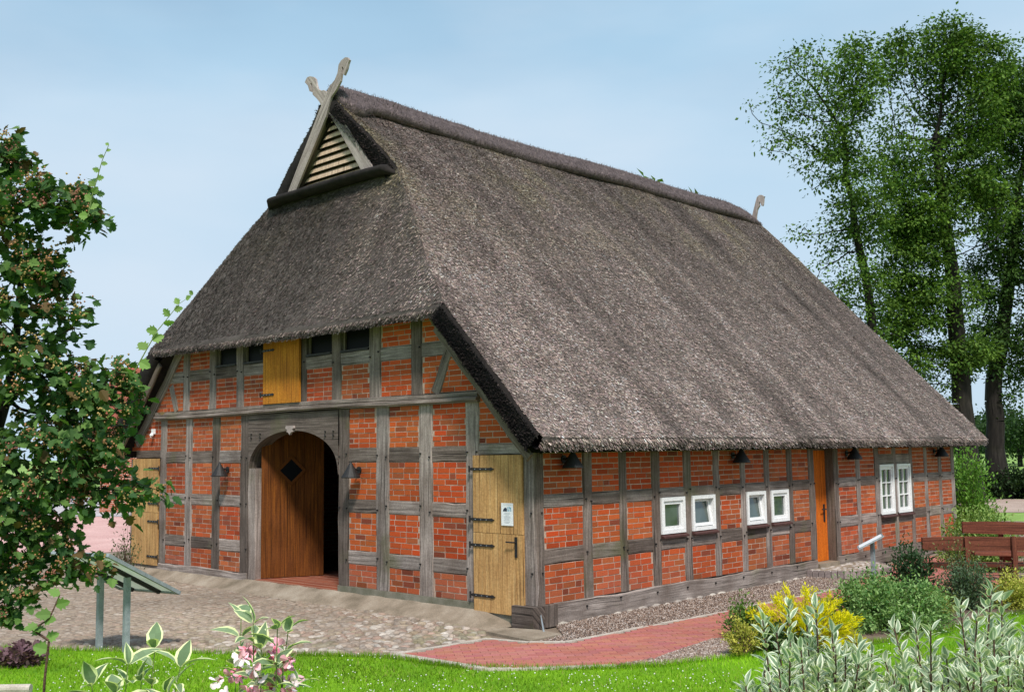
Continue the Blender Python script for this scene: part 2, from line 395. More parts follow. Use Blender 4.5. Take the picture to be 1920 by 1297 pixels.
walls_f, walls_s = MB(), MB()
def bricks(mb, to3, u0, u1, z0, z1, sgn, tone=(1, 1, 1), lim=None, mortar_c=1.0):
    """one infill panel: mortar bed and every brick laid in it"""
    rows = max(1, round((z1 - z0) / 0.083)); rh = (z1 - z0) / rows
    def cl(z):
        if lim is None: return u0, u1
        a, b = lim(z); return max(u0, a), min(u1, b)
    def quad(pts, mi, c):
        pts = pts if sgn > 0 else pts[::-1]; mb.face(pts, mi, None, c)
    a0, b0 = cl(z0); a1, b1 = cl(z1)
    if b0 > a0:
        if b1 <= a1: a1 = b1 = (a0 + b0) / 2 if lim is None else max(min(a1, b1), a0)
        quad([to3(a0, z0, -.005), to3(b0, z0, -.005), to3(b1, z1, -.005), to3(a1, z1, -.005)], 1, (1, 1, 1))
    start = random.random() * 0.26; L = 0.262
    pt = random.uniform(.80, 1.10); ph = random.uniform(.85, 1.25)
    for r in range(rows):
        za, zb = z0 + r * rh + .0072, z0 + (r + 1) * rh - .0072
        aa, bb = cl(zb)
        u = u0 - start - (L / 2 if r % 2 else 0) + random.uniform(-.02, .02)
        while u < bb:
            ln = L if random.random() < .84 else L / 2
            p, q = max(u + .008, aa + .012), min(u + ln - .008, bb - .012); u += ln
            if q - p < 0.03: continue
            j = lambda: random.uniform(-.0022, .0022)
            o = random.uniform(-.003, .002)
            A = [(p + j(), za + j()), (q + j(), za + j()), (q + j(), zb + j()), (p + j(), zb + j())]
            v = pt * random.choice((.78, .9, 1, 1, 1.06, 1.12)) * random.uniform(.92, 1.08); h = random.random()
            v *= 1 - .22 * max(0, 1 - (za - .1) / .5) * random.random()
            c = (0.47 * v * tone[0], (0.062 + .034 * h) * v * tone[1], (0.011 + .012 * h) * v * tone[2])
            c = (c[0], c[1] * ph, c[2] * ph)
            pq = to3(p, za, 0); pal = max(0, min(.38, (.70 - za) * .8)) * max(0, min(1, .5 + 1.6 * noise.noise(Vector(pq) * .9)))
            c = tuple(a * (1 - pal) + b * pal for a, b in zip(c, (.36, .17, .12)))
            if random.random() < .10: c = (0.37 * v, 0.095 * v, 0.032 * v)
            if random.random() < .07: c = (0.24 * v, 0.055 * v, 0.026 * v)
            fr = [to3(*a, o) for a in A]; bk = [to3(a[0], a[1], -.012) for a in A]
            quad(fr, 0, c)
            for i in range(4):
                k = (i + 1) % 4; quad([fr[k], fr[i], bk[i], bk[k]], 0, c)

RF = [(0.54, 0.75), (1.34, 1.54), (2.12, 2.34)]                       # facade rails
lower = [(-11.25, -11.05), (-10.05, -9.82), (-9.08, -8.84), (-8.11, -7.85), (-7.15, -6.885), (-4.262, -4.0),
         (-3.31, -3.01), (-2.31, -2.02), (-1.31, -1.05), (-0.21, 0.0)]
Z0, ZB0, ZB1 = 0.19, 2.965, 3.12
def post(to3, a, b, z0, z1, wd, nd, pegs=(), depth=0.16, taper=0.0):
    mb = MB(); c = (a + b) / 2
    timber(mb, to3(c, z0), to3(c + random.uniform(-.006, .006), z1), wd, b - a, nd, 0.014, depth, w1=(b - a) * (1 - taper))
    for z in pegs:
        for s in (-1, 1):
            if random.random() < .85:
                peg(mb, to3(c + s * ((b - a) / 2 - random.uniform(.03, .05)), z + random.uniform(-.05, .05), .012), wd, nd)
    return mb.build('post', ['timber', 'iron'], house)
def rail(to3, a, b, z0, z1, wd, nd, mat='timber'):
    mb = MB(); zz = (z0 + z1) / 2
    timber(mb, to3(a - .004, zz), to3(b + .004, zz + random.uniform(-.008, .008)), (0, 0, 1), z1 - z0, nd, random.uniform(.004, .009), 0.14, jit=.006)
    return mb.build('rail', [mat], house)

pz = [.65, 1.44, 2.23]
for i, (a, b) in enumerate(lower):
    if i == 0:
        post(F3, a, b, Z0, 2.2, FW, FN, pz)
    elif i == 9:
        mb = MB()                                                    # corner post, seen on both walls
        timber(mb, F3(-.105, .235), F3(-.105, 2.62), FW, .21, FN, .014, .17)
        for z in pz: peg(mb, S3(.11, z, .004), SW, SN); peg(mb, F3(-.05, z, .012), FW, FN)
        mb.build('post', ['timber', 'iron'], house)
    else:
        post(F3, a, b, Z0 - (.1 if i in (4, 5) else .0), ZB0 + .002, FW, FN, pz)
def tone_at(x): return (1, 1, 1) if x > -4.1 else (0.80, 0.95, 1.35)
for i in range(1, 8):
    if i == 4: continue
    a, b = lower[i][1], lower[i + 1][0]
    zs = [Z0] + [z for p in RF for z in p] + [ZB0]
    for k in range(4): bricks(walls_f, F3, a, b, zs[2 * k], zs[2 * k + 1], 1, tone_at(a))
    for z0, z1 in RF: rail(F3, a, b, z0, z1, FW, FN)
# wings beside the two small doors
def lim(z): h = under_x(z); return XC - h, XC + h
bricks(walls_f, F3, -1.05, 0.0, 2.37, 3.12, 1, lim=lim); rail(F3, -1.05, -.205, 2.215, 2.37, FW, FN)
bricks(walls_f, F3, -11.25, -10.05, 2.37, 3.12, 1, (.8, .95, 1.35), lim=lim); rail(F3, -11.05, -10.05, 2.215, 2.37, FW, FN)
# upper storey
upper = [(-9.21, -8.98), (-8.25, -8.02), (-7.31, -7.08), (-6.33, -6.15), (-5.40, -5.16), (-4.45, -4.21), (-3.48, -3.20), (-2.48, -2.24)]
def under_z(x): return EAVE_Z - .47 + (EAVE_X - (x if x > XC else 2 * XC - x)) * SLOPE
for a, b in upper: post(F3, a, b, ZB1 - .004, min(4.62, under_z(min(a, 2 * XC - b) if False else (a if a < XC else b)) - .02), FW, FN, [3.78], taper=.05)
UZ = (3.67, 3.88)
ux = [(-10.3, -9.21)] + [(upper[i][1], upper[i + 1][0]) for i in range(7)] + [(-2.24, -.95)]
for i, (a, b) in enumerate(ux):
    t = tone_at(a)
    if i == 4:
        bricks(walls_f, F3, a, b, ZB1, 4.6, 1, t); continue
    bricks(walls_f, F3, a, b, ZB1, UZ[0], 1, t, lim=lim)
    ra, rb = max(a, lim(UZ[1])[0]), min(b, lim(UZ[1])[1])
    if rb > ra: rail(F3, ra, rb, UZ[0], UZ[1], FW, FN)
    if i in (2, 3, 5, 6):                                            # four dark windows tucked under the thatch
        w = MB(); f = .045
        w.box((a, .04, UZ[1]), (a + f, .10, 4.6)); w.box((b - f, .04, UZ[1]), (b, .10, 4.6)); w.box((a + f, .04, UZ[1]), (b - f, .10, UZ[1] + f))
        w.box((a + f, .04, 4.55), (b - f, .10, 4.6))
        wo = w.build('window', 'timber_brown', house)
        g = MB(); g.box((a + f, .07, UZ[1] + f), (b - f, .08, 4.55)); g.build('pane', 'glass_dark', wo)
        s_ = MB(); s_.box((a + .01, -.035, UZ[1] + .002), (b - .01, .038, UZ[1] + .03)); s_.build('sill', 'iron', wo)
    else:
        bricks(walls_f, F3, a, b, UZ[1], 4.6, 1, t, lim=lim)
def piece(name, mat, fn, parent=None, **kw):
    mb = MB(); fn(mb); return mb.build(name, mat, parent or house, **kw)
piece('brace', 'timber', lambda m: timber(m, F3(-1.95, 3.12), F3(-1.62, 3.80), (.9, 0, -.43), .19, FN, .012, .13))
piece('brace', 'timber', lambda m: timber(m, F3(-9.46, 3.12), F3(-9.70, 3.62), (.9, 0, .43), .16, FN, .012, .13))
# storey beam with a moulded lower edge
def beam(m):
    prof = [(.02, 3.12), (.055, 3.115), (.06, 3.06), (.045, 3.05), (.085, 3.035), (.09, 2.995), (.06, 2.985), (.055, 2.968), (-.12, 2.966), (-.12, 3.12)]
    rings = []
    for x in np.linspace(-10.22, -1.02, 44):
        d = random.uniform(-.004, .004); dz = .014 * math.sin(x * .9) + random.uniform(-.003, .003)
        rings.append([(x, -(o + d), z + dz) for o, z in prof])
    m.ring_tube([list(reversed(r)) for r in rings])
piece('storey_beam', 'timber', beam)
# principal rafters on the wall, under the verge
for sg in (1, -1):
    X = lambda x: x if sg > 0 else 2 * XC - x
    d = np.array((sg * 1, 0, -SLOPE)); d /= np.linalg.norm(d); nrm = np.array((sg * SLOPE, 0, 1.0)); nrm /= np.linalg.norm(nrm)
    def raf(m):
        a = np.array((X(-2.45), 0, under_z(-2.45))) - nrm * .13; b = np.array((X(-.16), 0, under_z(-.16))) - nrm * .13
        timber(m, a, b, nrm, .21, FN, .045, .14)
    piece('rafter', 'timber', raf)
# sills and plinth
piece('plinth', 'plinth', lambda m: m.box((-4.255, -.030, -.06), (-.34, .1, .188)))
piece('sill_beam', ['timber'], lambda m: timber(m, (-11.25, 0, .075), (-6.89, 0, .075), (0, 0, 1), .232, FN, .03, .2))
def sill_side(m):
    timber(m, (0, .33, .088), (0, 7.54, .075), (0, 0, 1), .29, SN, .022, .2)
    for y in np.arange(.9, 7.4, .83): peg(m, (.02, y + random.uniform(-.1, .1), .15 + random.uniform(-.02, .04)), SW, SN)
piece('sill_beam', ['timber', 'iron'], sill_side)
def sill_side2(m):
    timber(m, (0, 8.33, .085), (0, 14.05, .085), (0, 0, 1), .29, SN, .022, .2)
    for y in np.arange(8.6, 14, .83): peg(m, (.02, y + random.uniform(-.1, .1), .15), SW, SN)
piece('sill_beam', ['timber', 'iron'], sill_side2)
piece('sill_block', 'timber', lambda m: (m.box((-.33, -.135, -.06), (.055, .10, .232)),))
piece('sill_block', 'timber', lambda m: (m.box((.0, .102, -.045), (.085, .325, .234)),))

# long side wall
sp = [(0.002, .165), (.98, 1.17), (1.80, 1.97), (2.58, 2.78), (3.41, 3.60), (4.25, 4.41), (5.05, 5.20), (5.81, 5.98), (6.58, 6.76),
      (7.35, 7.555), (8.32, 8.49), (9.22, 9.38), (10.03, 10.22), (10.87, 11.02), (11.68, 11.83), (12.42, 12.57), (13.17, 13.33), (13.88, 14.05)]
SR = [(.75, .955), (1.50, 1.675)]
for i, (a, b) in enumerate(sp):
    if i == 0:
        mb = MB(); timber(mb, (0, (a + b) / 2 + .012, .235), (0, (a + b) / 2 + .012, 2.6), SW, b - a - .02, SN, .013, .05); mb.build('post', 'timber', house)
    else:
        post(S3, a, b, .235, 2.6, SW, SN, [.86, 1.6])
small_win, tall_win = (3, 4, 6, 7), (12, 13)
for i in range(17):
    a, b = sp[i][1], sp[i + 1][0]
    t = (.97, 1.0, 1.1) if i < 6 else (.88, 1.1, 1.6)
    if i == 9: continue
    if i in tall_win:
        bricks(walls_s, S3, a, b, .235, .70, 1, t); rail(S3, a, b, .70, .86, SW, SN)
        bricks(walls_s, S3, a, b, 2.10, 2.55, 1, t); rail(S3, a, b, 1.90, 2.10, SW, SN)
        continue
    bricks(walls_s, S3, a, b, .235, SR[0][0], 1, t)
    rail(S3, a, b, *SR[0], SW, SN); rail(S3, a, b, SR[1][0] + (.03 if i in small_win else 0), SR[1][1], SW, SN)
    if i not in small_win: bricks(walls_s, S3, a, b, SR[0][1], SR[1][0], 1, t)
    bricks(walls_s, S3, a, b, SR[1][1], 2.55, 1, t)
walls_f.build('wall', ['brick', 'mortar'], house)
walls_s.build('wall', ['brick', 'mortar'], house)
# the two walls out of view
def plain(m, pts, d):
    A = [np.array(p, float) for p in pts]; d = np.array(d, float); n = len(A)
    uvf = lambda p: (p[0] + p[1], p[2])
    m.face(A, 0, [uvf(p) for p in A]); B = [p + d for p in A]; m.face(B[::-1], 0, [uvf(p) for p in B[::-1]])
    for i in range(n):
        k = (i + 1) % n; q = [A[k], A[i], B[i], B[k]]; m.face(q, 0, [uvf(p) for p in q])
piece('wall', 'barn_brick', lambda m: plain(m, [(XW, .15, -.06), (XW, YL, -.06), (XW, YL, 2.5), (XW, .15, 2.5)], (.2, 0, 0)))
piece('wall', 'barn_brick', lambda m: plain(m, [(XW + .2, YL - .2, -.06), (-.15, YL - .2, -.06), (-.15, YL - .2, 2.5), (XC, YL - .2, 8.2), (XW + .2, YL - .2, 2.5)], (0, .18, 0)))
# backing behind gable panels so no daylight enters
piece('inner_wall', 'interior', lambda m: (m.box((-11.05, .17, 0), (-6.9, .22, 2.2)), m.box((-8.8, .17, 2.2), (-6.9, .22, 4.3)), m.box((-4.0, .17, 0), (-.2, .22, 3.0)), m.box((-6.9, .17, 2.97), (-4.0, .22, 4.6)), m.box((-4.0, .17, 3.0), (-2.5, .22, 4.3))))
piece('floor', 'tiles', lambda m: m.box((-6.64, -.03, -.04), (-4.265, 9.0, .105)))

# great arched doorway
def arch(m):
    x0, x1, zt, zs = -6.883, -4.264, 2.962, 2.02
    cx, rx, rz = (x0 + x1) / 2, (x1 - x0) / 2 - .012, 2.66 - 1.93
    n = 28; A = []
    for i in range(n + 1):
        t = math.pi * (1 - i / n); A.append((cx + rx * math.cos(t), 1.93 + rz * abs(math.sin(t)) ** .82))
    for i in range(n):
        (xa, za), (xb, zb) = A[i], A[i + 1]
        if i == 0: xa = x0
        if i == n - 1: xb = x1
        f0, f1, bk = -.018, -.018, .26
        m.face([(xa, f0, za), (xb, f0, zb), (xb, f0, zt), (xa, f0, zt)], 0, [(xa * .9, za), (xb * .9, zb), (xb * .9, zt), (xa * .9, zt)])
        m.face([(xb, f0, zb), (xa, f0, za), (xa, bk, za), (xb, bk, zb)], 0, [(xb, 0), (xa, 0), (xa, .28), (xb, .28)])
        m.face([(xb, bk, zb), (xa, bk, za), (xa, bk, zt), (xb, bk, zt)], 0)
    for x in (-6.78, -6.5, -4.6, -4.38):
        for z in (2.55, 2.62): peg(m, (x, -.016, z), FW, FN)
piece('door_arch', ['timber', 'iron'], arch)
piece('door_jamb', 'timber', lambda m: timber(m, F3(-6.765, .09), F3(-6.765, 2.02), FW, .23, FN, .010, .26))
def keyst(m):
    prof = [(-.11, 2.74), (.11, 2.74), (.12, 2.70), (.075, 2.675), (.085, 2.64), (.035, 2.625), (.0, 2.585), (-.035, 2.625), (-.085, 2.64), (-.075, 2.675), (-.12, 2.70)]
    A = [(XC + .06 + x, -.055, z) for x, z in prof][::-1]; B = [(x, -.012, z) for x, _, z in A]
    m.face(A[::-1], 0); n = len(A)
    for i in range(n): k = (i + 1) % n; m.face([A[i], A[k], B[k], B[i]], 0)
piece('keystone', 'timber_pale', keyst)

def planks(mb, org, ud, vd, nd, w, h, n, th=.04, gap=.004, top=None):
    """vertical boards from org, spread along ud, rising along vd, front face towards nd"""
    org, ud, vd, nd = (np.array(a, float) for a in (org, ud, vd, nd)); x = 0
    ws = np.array([random.uniform(.8, 1.2) for _ in range(n)]); ws = ws / ws.sum() * w
    for k, bw in enumerate(ws):
        f = random.uniform(-.002, .002)
        P = [org + ud * (x + a) + vd * z + nd * o for z in (0, h) for a, o in ((gap / 2, -th), (bw - gap / 2, -th), (bw - gap / 2, f), (gap / 2, f))]
        if np.dot(np.cross(ud, -nd), vd) < 0: P = P[3::-1] + P[7:3:-1]
        mb.hexa(P, 0, g=vd); x += bw
    a, b = .01, w - .01                                       # dark backing seen through the gaps
    mb.face([org + ud * s + vd * z - nd * (th + .001) for s, z in ((a, .01), (b, .01), (b, h - .01), (a, h - .01))], 0)
def hinge(org, ud, nd, L, parent):
    """wrought strap hinge from its pin outwards along ud"""
    org, ud, nd = (np.array(a, float) for a in (org, ud, nd)); up = np.array((0, 0, 1.0)); m = MB()
    pr = [(-.05, -.012), (0, -.02), (L * .8, -.016), (L * .86, -.024), (L, 0), (L * .86, .024), (L * .8, .016), (0, .02), (-.05, .012)]
    A = [org + ud * a + up * b + nd * .012 for a, b in pr]; B = [org + ud * a + up * b for a, b in pr]
    if np.dot(np.cross(ud, up), nd) < 0: A, B = A[::-1], B[::-1]
    m.face(A)
    for i in range(len(A)): k = (i + 1) % len(A); m.face([A[k], A[i], B[i], B[k]])
    m.tube([org - ud * .05 - up * .045 + nd * .012, org - ud * .05 + up * .045 + nd * .012], .014, 8)
    for t in (.15, .4, .65):
        c = org + ud * L * t + nd * .012; m.box(c - .006, c + .006, 1)
    return m.build('hinge', ['iron', 'steel'], parent)
def handle(org, ud, nd, parent, s=1.0):
    org, ud, nd = (np.array(a, float) for a in (org, ud, nd)); up = np.array((0, 0, 1.0)); m = MB()
    P = [org + ud * a * .022 * s + up * z * s + nd * o for z in (-.15, .12) for a, o in ((-1, 0), (1, 0), (1, .012), (-1, .012))]
    m.hexa(P); m.tube([org + nd * .01 + up * .05, org + nd * .05 + up * .05, org + nd * .055 + up * .052 - ud * .14 * s], .010, 8)
    return m.build('handle', 'iron', parent)

# facade doors
for side_ in (1, -1):
    x0 = -1.125 if side_ > 0 else -11.10; w = .94 if side_ > 0 else 1.05
    for z0, z1, hz in ((.13 if side_ < 0 else .085, 1.148, (.30, .98)), (1.154, 2.21, (1.33, 2.02))):
        mb = MB(); planks(mb, (x0, -.055, z0), (1, 0, 0), (0, 0, 1), (0, -1, 0), w, z1 - z0, 7)
        d = mb.build('door', 'door_pale', house)
        for z in hz:
            if side_ > 0: hinge((x0 - .005, -.057, z), (1, 0, 0), (0, -1, 0), .43, d)
            else: hinge((x0 + w + .005, -.057, z), (-1, 0, 0), (0, -1, 0), .40, d)
        if z0 < 1 and side_ > 0: handle((-.30, -.057, 1.0), (1, 0, 0), (0, -1, 0), d)
# great door leaf, swung inwards
ha, hb = np.array((-6.635, .10, .115)), np.array((-6.17, 1.10, .115)); hd = hb - ha; hw = np.linalg.norm(hd); hd /= hw
hn = np.array((hd[1], -hd[0], 0))
mb = MB(); planks(mb, ha, hd, (0, 0, 1), hn, hw, 2.62, 7, .06)
leaf_ = mb.build('door', 'door_brown', house)
def diamond(m):
    c = ha + hd * hw * .47 + np.array((0, 0, 1.86)) + hn * .004; z = np.array((0, 0, 1.0))
    o = [c + hd * .27, c + z * .27, c - hd * .27, c - z * .27]; i_ = [c + hd * .20, c + z * .20, c - hd * .20, c - z * .20]
    for k in range(4):
        j = (k + 1) % 4; q = [o[k] + hn * .02, o[j] + hn * .02, i_[j] + hn * .02, i_[k] + hn * .02]; m.face(q)
        m.face([o[j] + hn * .02, o[k] + hn * .02, o[k], o[j]]); m.face([i_[k] + hn * .02, i_[j] + hn * .02, i_[j], i_[k]])
    m.face([p + hn * .004 for p in i_], 1)
mb = MB(); diamond(mb); mb.build('window', ['door_brown', 'glass_dark'], leaf_)
mb = MB(); planks(mb, (-4.33, .10, .115), (-.08, 1, 0), (0, 0, 1), (-1, -.08, 0), 1.12, 2.62, 7, .06); mb.build('door', 'door_brown', house)
# loft hatch
mb = MB(); planks(mb, (-6.35, -.075, 3.13), (1, 0, 0), (0, 0, 1), (0, -1, 0), 1.08, 1.14, 6); hatch = mb.build('hatch', 'door_gold', house)
for z in (3.29, 4.06): hinge((-6.355, -.077, z), (1, 0, 0), (0, -1, 0), .36, hatch)

# side windows
def side_window(a, b, z0, z1, tilt=0.0, grid=False):
    fr = MB(); f = .055; xo = .030
    def fr_box(m, a, b, z0, z1, f, x0, x1):
        m.box((x0, a, z0), (x1, a + f, z1)); m.box((x0, b - f, z0), (x1, b, z1))
        m.box((x0, a + f, z0), (x1, b - f, z0 + f)); m.box((x0, a + f, z1 - f), (x1, b - f, z1))
    fr_box(fr, a, b, z0, z1, f, -.06, xo)
    w = fr.build('window', 'white_paint', house)
    m = MB(); a2, b2, zz0, zz1, s = a + f, b - f, z0 + f, z1 - f, .05
    fr_box(m, a2 + .002, b2 - .002, zz0 + .002, zz1 - .002, s, -.055, .008)
    if grid:
        ym = (a2 + b2) / 2; m.box((-.04, ym - .011, zz0 + s), (.006, ym + .011, zz1 - s))
        for k in (1, 2):
            z = zz0 + s + (zz1 - zz0 - 2 * s) * k / 3
            m.box((-.038, a2 + s, z - .011), (.004, ym - .011, z + .011)); m.box((-.038, ym + .011, z - .011), (.004, b2 - s, z + .011))
    g = MB(); g.box((-.032, a2 + s, zz0 + s), (-.026, b2 - s, zz1 - s))
    if tilt:
        for q in (m, g):
            q.v = [(-.055 + (x + .055) * math.cos(tilt) - (z - zz0) * math.sin(tilt), y, zz0 + (z - zz0) * math.cos(tilt) + (x + .055) * math.sin(tilt)) for x, y, z in q.v]
    m.build('sash', 'white_paint', w); g.build('pane', 'glass', w)
    bk = MB(); bk.box((-.30, a, z0), (-.28, b, z1)); bk.build('blind', 'interior', w)
    s_ = MB(); s_.hexa([(.0, a - .02, z0 - .05), (.075, a - .02, z0 - .06), (.075, b + .02, z0 - .06), (.0, b + .02, z0 - .05),
                        (.0, a - .02, z0 - .004), (.075, a - .02, z0 - .035), (.075, b + .02, z0 - .035), (.0, b + .02, z0 - .004)])
    s_.build('sill', 'brown_sill', w)
side_window(2.785, 3.405, .985, 1.53); side_window(3.605, 4.245, .985, 1.53, rad(9))
side_window(5.205, 5.805, .985, 1.53, rad(9)); side_window(5.985, 6.575, .985, 1.53)
side_window(10.225, 10.865, .895, 1.895, grid=True); side_window(11.025, 11.675, .895, 1.895, grid=True)
# orange side door in its recess
mb = MB(); planks(mb, (-.17, 7.57, .15), (0, 1, 0), (0, 0, 1), (1, 0, 0), .74, 2.05, 8); sd = mb.build('door', 'door_orange', house)
handle((-.168, 8.19, 1.05), (0, 1, 0), (1, 0, 0), sd, 1.2)
piece('door_frame', 'timber_brown', lambda m: (m.box((-.22, 7.557, .14), (-.16, 7.572, 2.3)), m.box((-.24, 8.305, .14), (-.002, 8.318, 2.3)), m.box((-.22, 7.572, 2.2), (-.16, 8.305, 2.5))))
piece('threshold', 'concrete', lambda m: m.box((-.24, 7.557, -.04), (.05, 8.318, .145)))

# ------------------------------------------------------------------ thatch
def rn(p, s): return noise.noise(Vector((p[0] * s, p[1] * s, p[2] * s)))
YF, YG, YB = -.35, .83, 14.92        # verge, gablet and rear verge
ZH0, ZH1 = 4.36, 6.95                # hip eave and hip top
def yfront(z):
    if z <= ZH0: return YF
    if z <= ZH1: return YF + (YG - YF) * (z - ZH0) / (ZH1 - ZH0)
    return YG - .05 * (z - ZH1) / (RIDGE_Z - ZH1)
def xr(z): return EAVE_X - (z - EAVE_Z) / SLOPE
def lump(p): return .035 * rn(p, .55) + .016 * rn(p, 1.9) + .007 * rn(p, 6)
def sst(a): a = min(1, max(0, a)); return a * a * (3 - 2 * a)
def flare(y, z):                     # the thatch swells out round the gablet
    return .15 * sst((z - 4.7) / 2.1) * (1 - .8 * sst((z - 7.2) / 1.4)) * math.exp(-max(0, y - .5) / 3.5)
nR = np.array((SLOPE, 0, 1.0)); nR /= np.linalg.norm(nR)
nH = np.array((0, -(ZH1 - ZH0), (YG - YF))); nH /= np.linalg.norm(nH)

V, Fq, MI = [], [], []
def grid(rows, mi=0, flip=False):
    b = len(V); h, w = len(rows), len(rows[0])
    for r in rows: V.extend(r)
    for i in range(h - 1):
        for j in range(w - 1):
            q = (b + i * w + j, b + i * w + j + 1, b + (i + 1) * w + j + 1, b + (i + 1) * w + j)
            Fq.append(q[::-1] if flip else q); MI.append(mi)
def mirror(p, sg): return p if sg > 0 else (2 * XC - p[0], p[1], p[2])
def slope_pt(y, z, sg):
    p = np.array((xr(z), y, z)); p = p + nR * (lump(p + (0 if sg > 0 else 50)) + flare(y, z)); return mirror(tuple(p), sg)
TH = .34
for sg in (1, -1):
    for za, zb, n in ((EAVE_Z, ZH0, 12), (ZH0, ZH1, 18), (ZH1, RIDGE_Z, 12)):
        rows = []
        for z in np.linspace(za, zb, n):
            y0 = yfront(z); ys = np.concatenate([np.linspace(y0, y0 + 1.2, 8)[:-1], np.linspace(y0 + 1.2, YB, 80)])
            rows.append([slope_pt(y, z, sg) for y in ys])
        grid(rows, 0, sg < 0)
    # rounded eave lip, then the soffit
    rows = []
    for k, (dx, dz) in enumerate(((0, 0), (.035, -.05), (.035, -.11), (-.005, -.17), (-.07, -.20), (-.30, -.09), (-.62, .25))):
        row = []
        for y in np.linspace(YF, YB, 130):
            w = .012 * rn((y, k * .4, 3), 5) + .02 * rn((y, 0, 9), .8)
            p = np.array(slope_pt(y, EAVE_Z, 1)); row.append(mirror((p[0] + dx + w * (k > 0), y, p[2] + dz + w * .7 * (k > 0)), sg))
        rows.append(row)
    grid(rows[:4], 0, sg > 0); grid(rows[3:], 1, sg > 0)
    # verge: cut ends of the reed, facing forward (below hip) and at the gablet; and the rear
    for y_, za, zb, fl in ((YF, EAVE_Z, ZH0 - .02, False), (YG, ZH1 - .05, RIDGE_Z - .1, False), (YB, EAVE_Z, RIDGE_Z, True)):
        rows = []
        for k, t in enumerate((0, .07, .2, TH * .9, TH)):
            row = []
            for z in np.linspace(za, zb, 26):
                yy = yfront(z) if y_ != YB else YB
                p = np.array((xr(z), yy, z)); p = p + nR * (lump(p) * (k == 0) + (flare(yy, z) if y_ == YG else 0)) - nR * t
                bul = {0: 0, 1: -.05, 2: -.045, 3: -.02, 4: .05}[k] * (-1 if fl else 1) + .015 * rn((z, k, y_), 4)
                row.append(mirror((p[0], p[1] + bul * (k > 0), p[2]), sg))
            rows.append(row)
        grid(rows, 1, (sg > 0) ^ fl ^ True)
    # underside
    rows = []
    for z in np.linspace(EAVE_Z, RIDGE_Z, 12):
        p0 = np.array((xr(z), 0, z)) - nR * TH
        rows.append([mirror((p0[0], y, p0[2]), sg) for y in np.linspace(max(yfront(z), YF) + .04, YB, 10)])
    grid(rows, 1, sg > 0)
# front half-hip with softly rounded hips
def hip_pt(s, t):
    z = ZH0 + (ZH1 - ZH0) * t; xR = xr(z); xL = 2 * XC - xR; x = xL + (xR - xL) * s
    e = min(s, 1 - s) * (xR - xL); y = yfront(z)
    p = np.array((x, y + .10 * math.exp(-(e / .16)) * 0.0, z)); return p
def hip_disp(p, s):
    e = min(s, 1 - s) * 8; k = min(1, e / .45); q = p if s > .5 else p * (-1, 1, 1) + (2 * XC, 0, 0)
    nn = nR if s > .5 else nR * (-1, 1, 1)
    return p + nn * (lump(q if s > .5 else q + 50) + flare(p[1], p[2])) * (1 - k) + nH * lump(p + 9) * k
rows = []
for t in np.linspace(0, 1, 22):
    row = []
    for s in np.linspace(0, 1, 60):
        p = hip_pt(s, t); e = min(s, 1 - s) * 8
        row.append(tuple(hip_disp(p, s)))
    rows.append(row)
grid(rows, 0, True)
rows = []
for k, (dy, dz) in enumerate(((0, 0), (-.04, -.05), (-.03, -.11), (.03, -.155), (.10, -.16), (.30, -.02), (.42, .45))):
    row = []
    for s in np.linspace(0, 1, 60):
        p = hip_pt(s, 0); w = .012 * rn((p[0], k, 7), 5); sag = -.03 * math.sin(math.pi * s)
        ins = (0, 0, 0, 0, .04, .30, .85)[k]; row.append((p[0] + ins * (1 - 2 * s), p[1] + dy + w * (k > 0), p[2] + dz + (w + sag) * (k > 0)))
    rows.append(row)
grid(rows[:4], 0, False); grid(rows[3:], 1, False)
# gablet base: dark rounded lip above the hip
ring = []
for x in np.linspace(2 * XC - xr(6.80) - .15, xr(6.80) + .15, 60):
    w = .02 * rn((x, 2, 2), 3); taper = min(1, (x - (2 * XC - xr(6.80) - .15)) / .35, (xr(6.80) + .15 - x) / .35)
    ring.append([(x, YG + w + (-.02 + .17 * math.cos(a)) * (.06 + .94 * taper) - .06 + .14 * (1 - taper), 7.02 + w + .088 * math.sin(a) * (.06 + .94 * taper) - .16 * (1 - taper) - .02 * max(0, (x + 5.0)) ** 2) for a in np.linspace(0, 2 * math.pi, 12, endpoint=False)])
b = len(V)
for r in ring: V.extend(r)
for i in range(len(ring) - 1):
    for j in range(12):
        k = (j + 1) % 12; Fq.append((b + i * 12 + j, b + i * 12 + k, b + (i + 1) * 12 + k, b + (i + 1) * 12 + j)); MI.append(1)

base_n = len(Fq); V = np.array(V); Fq = np.array(Fq)
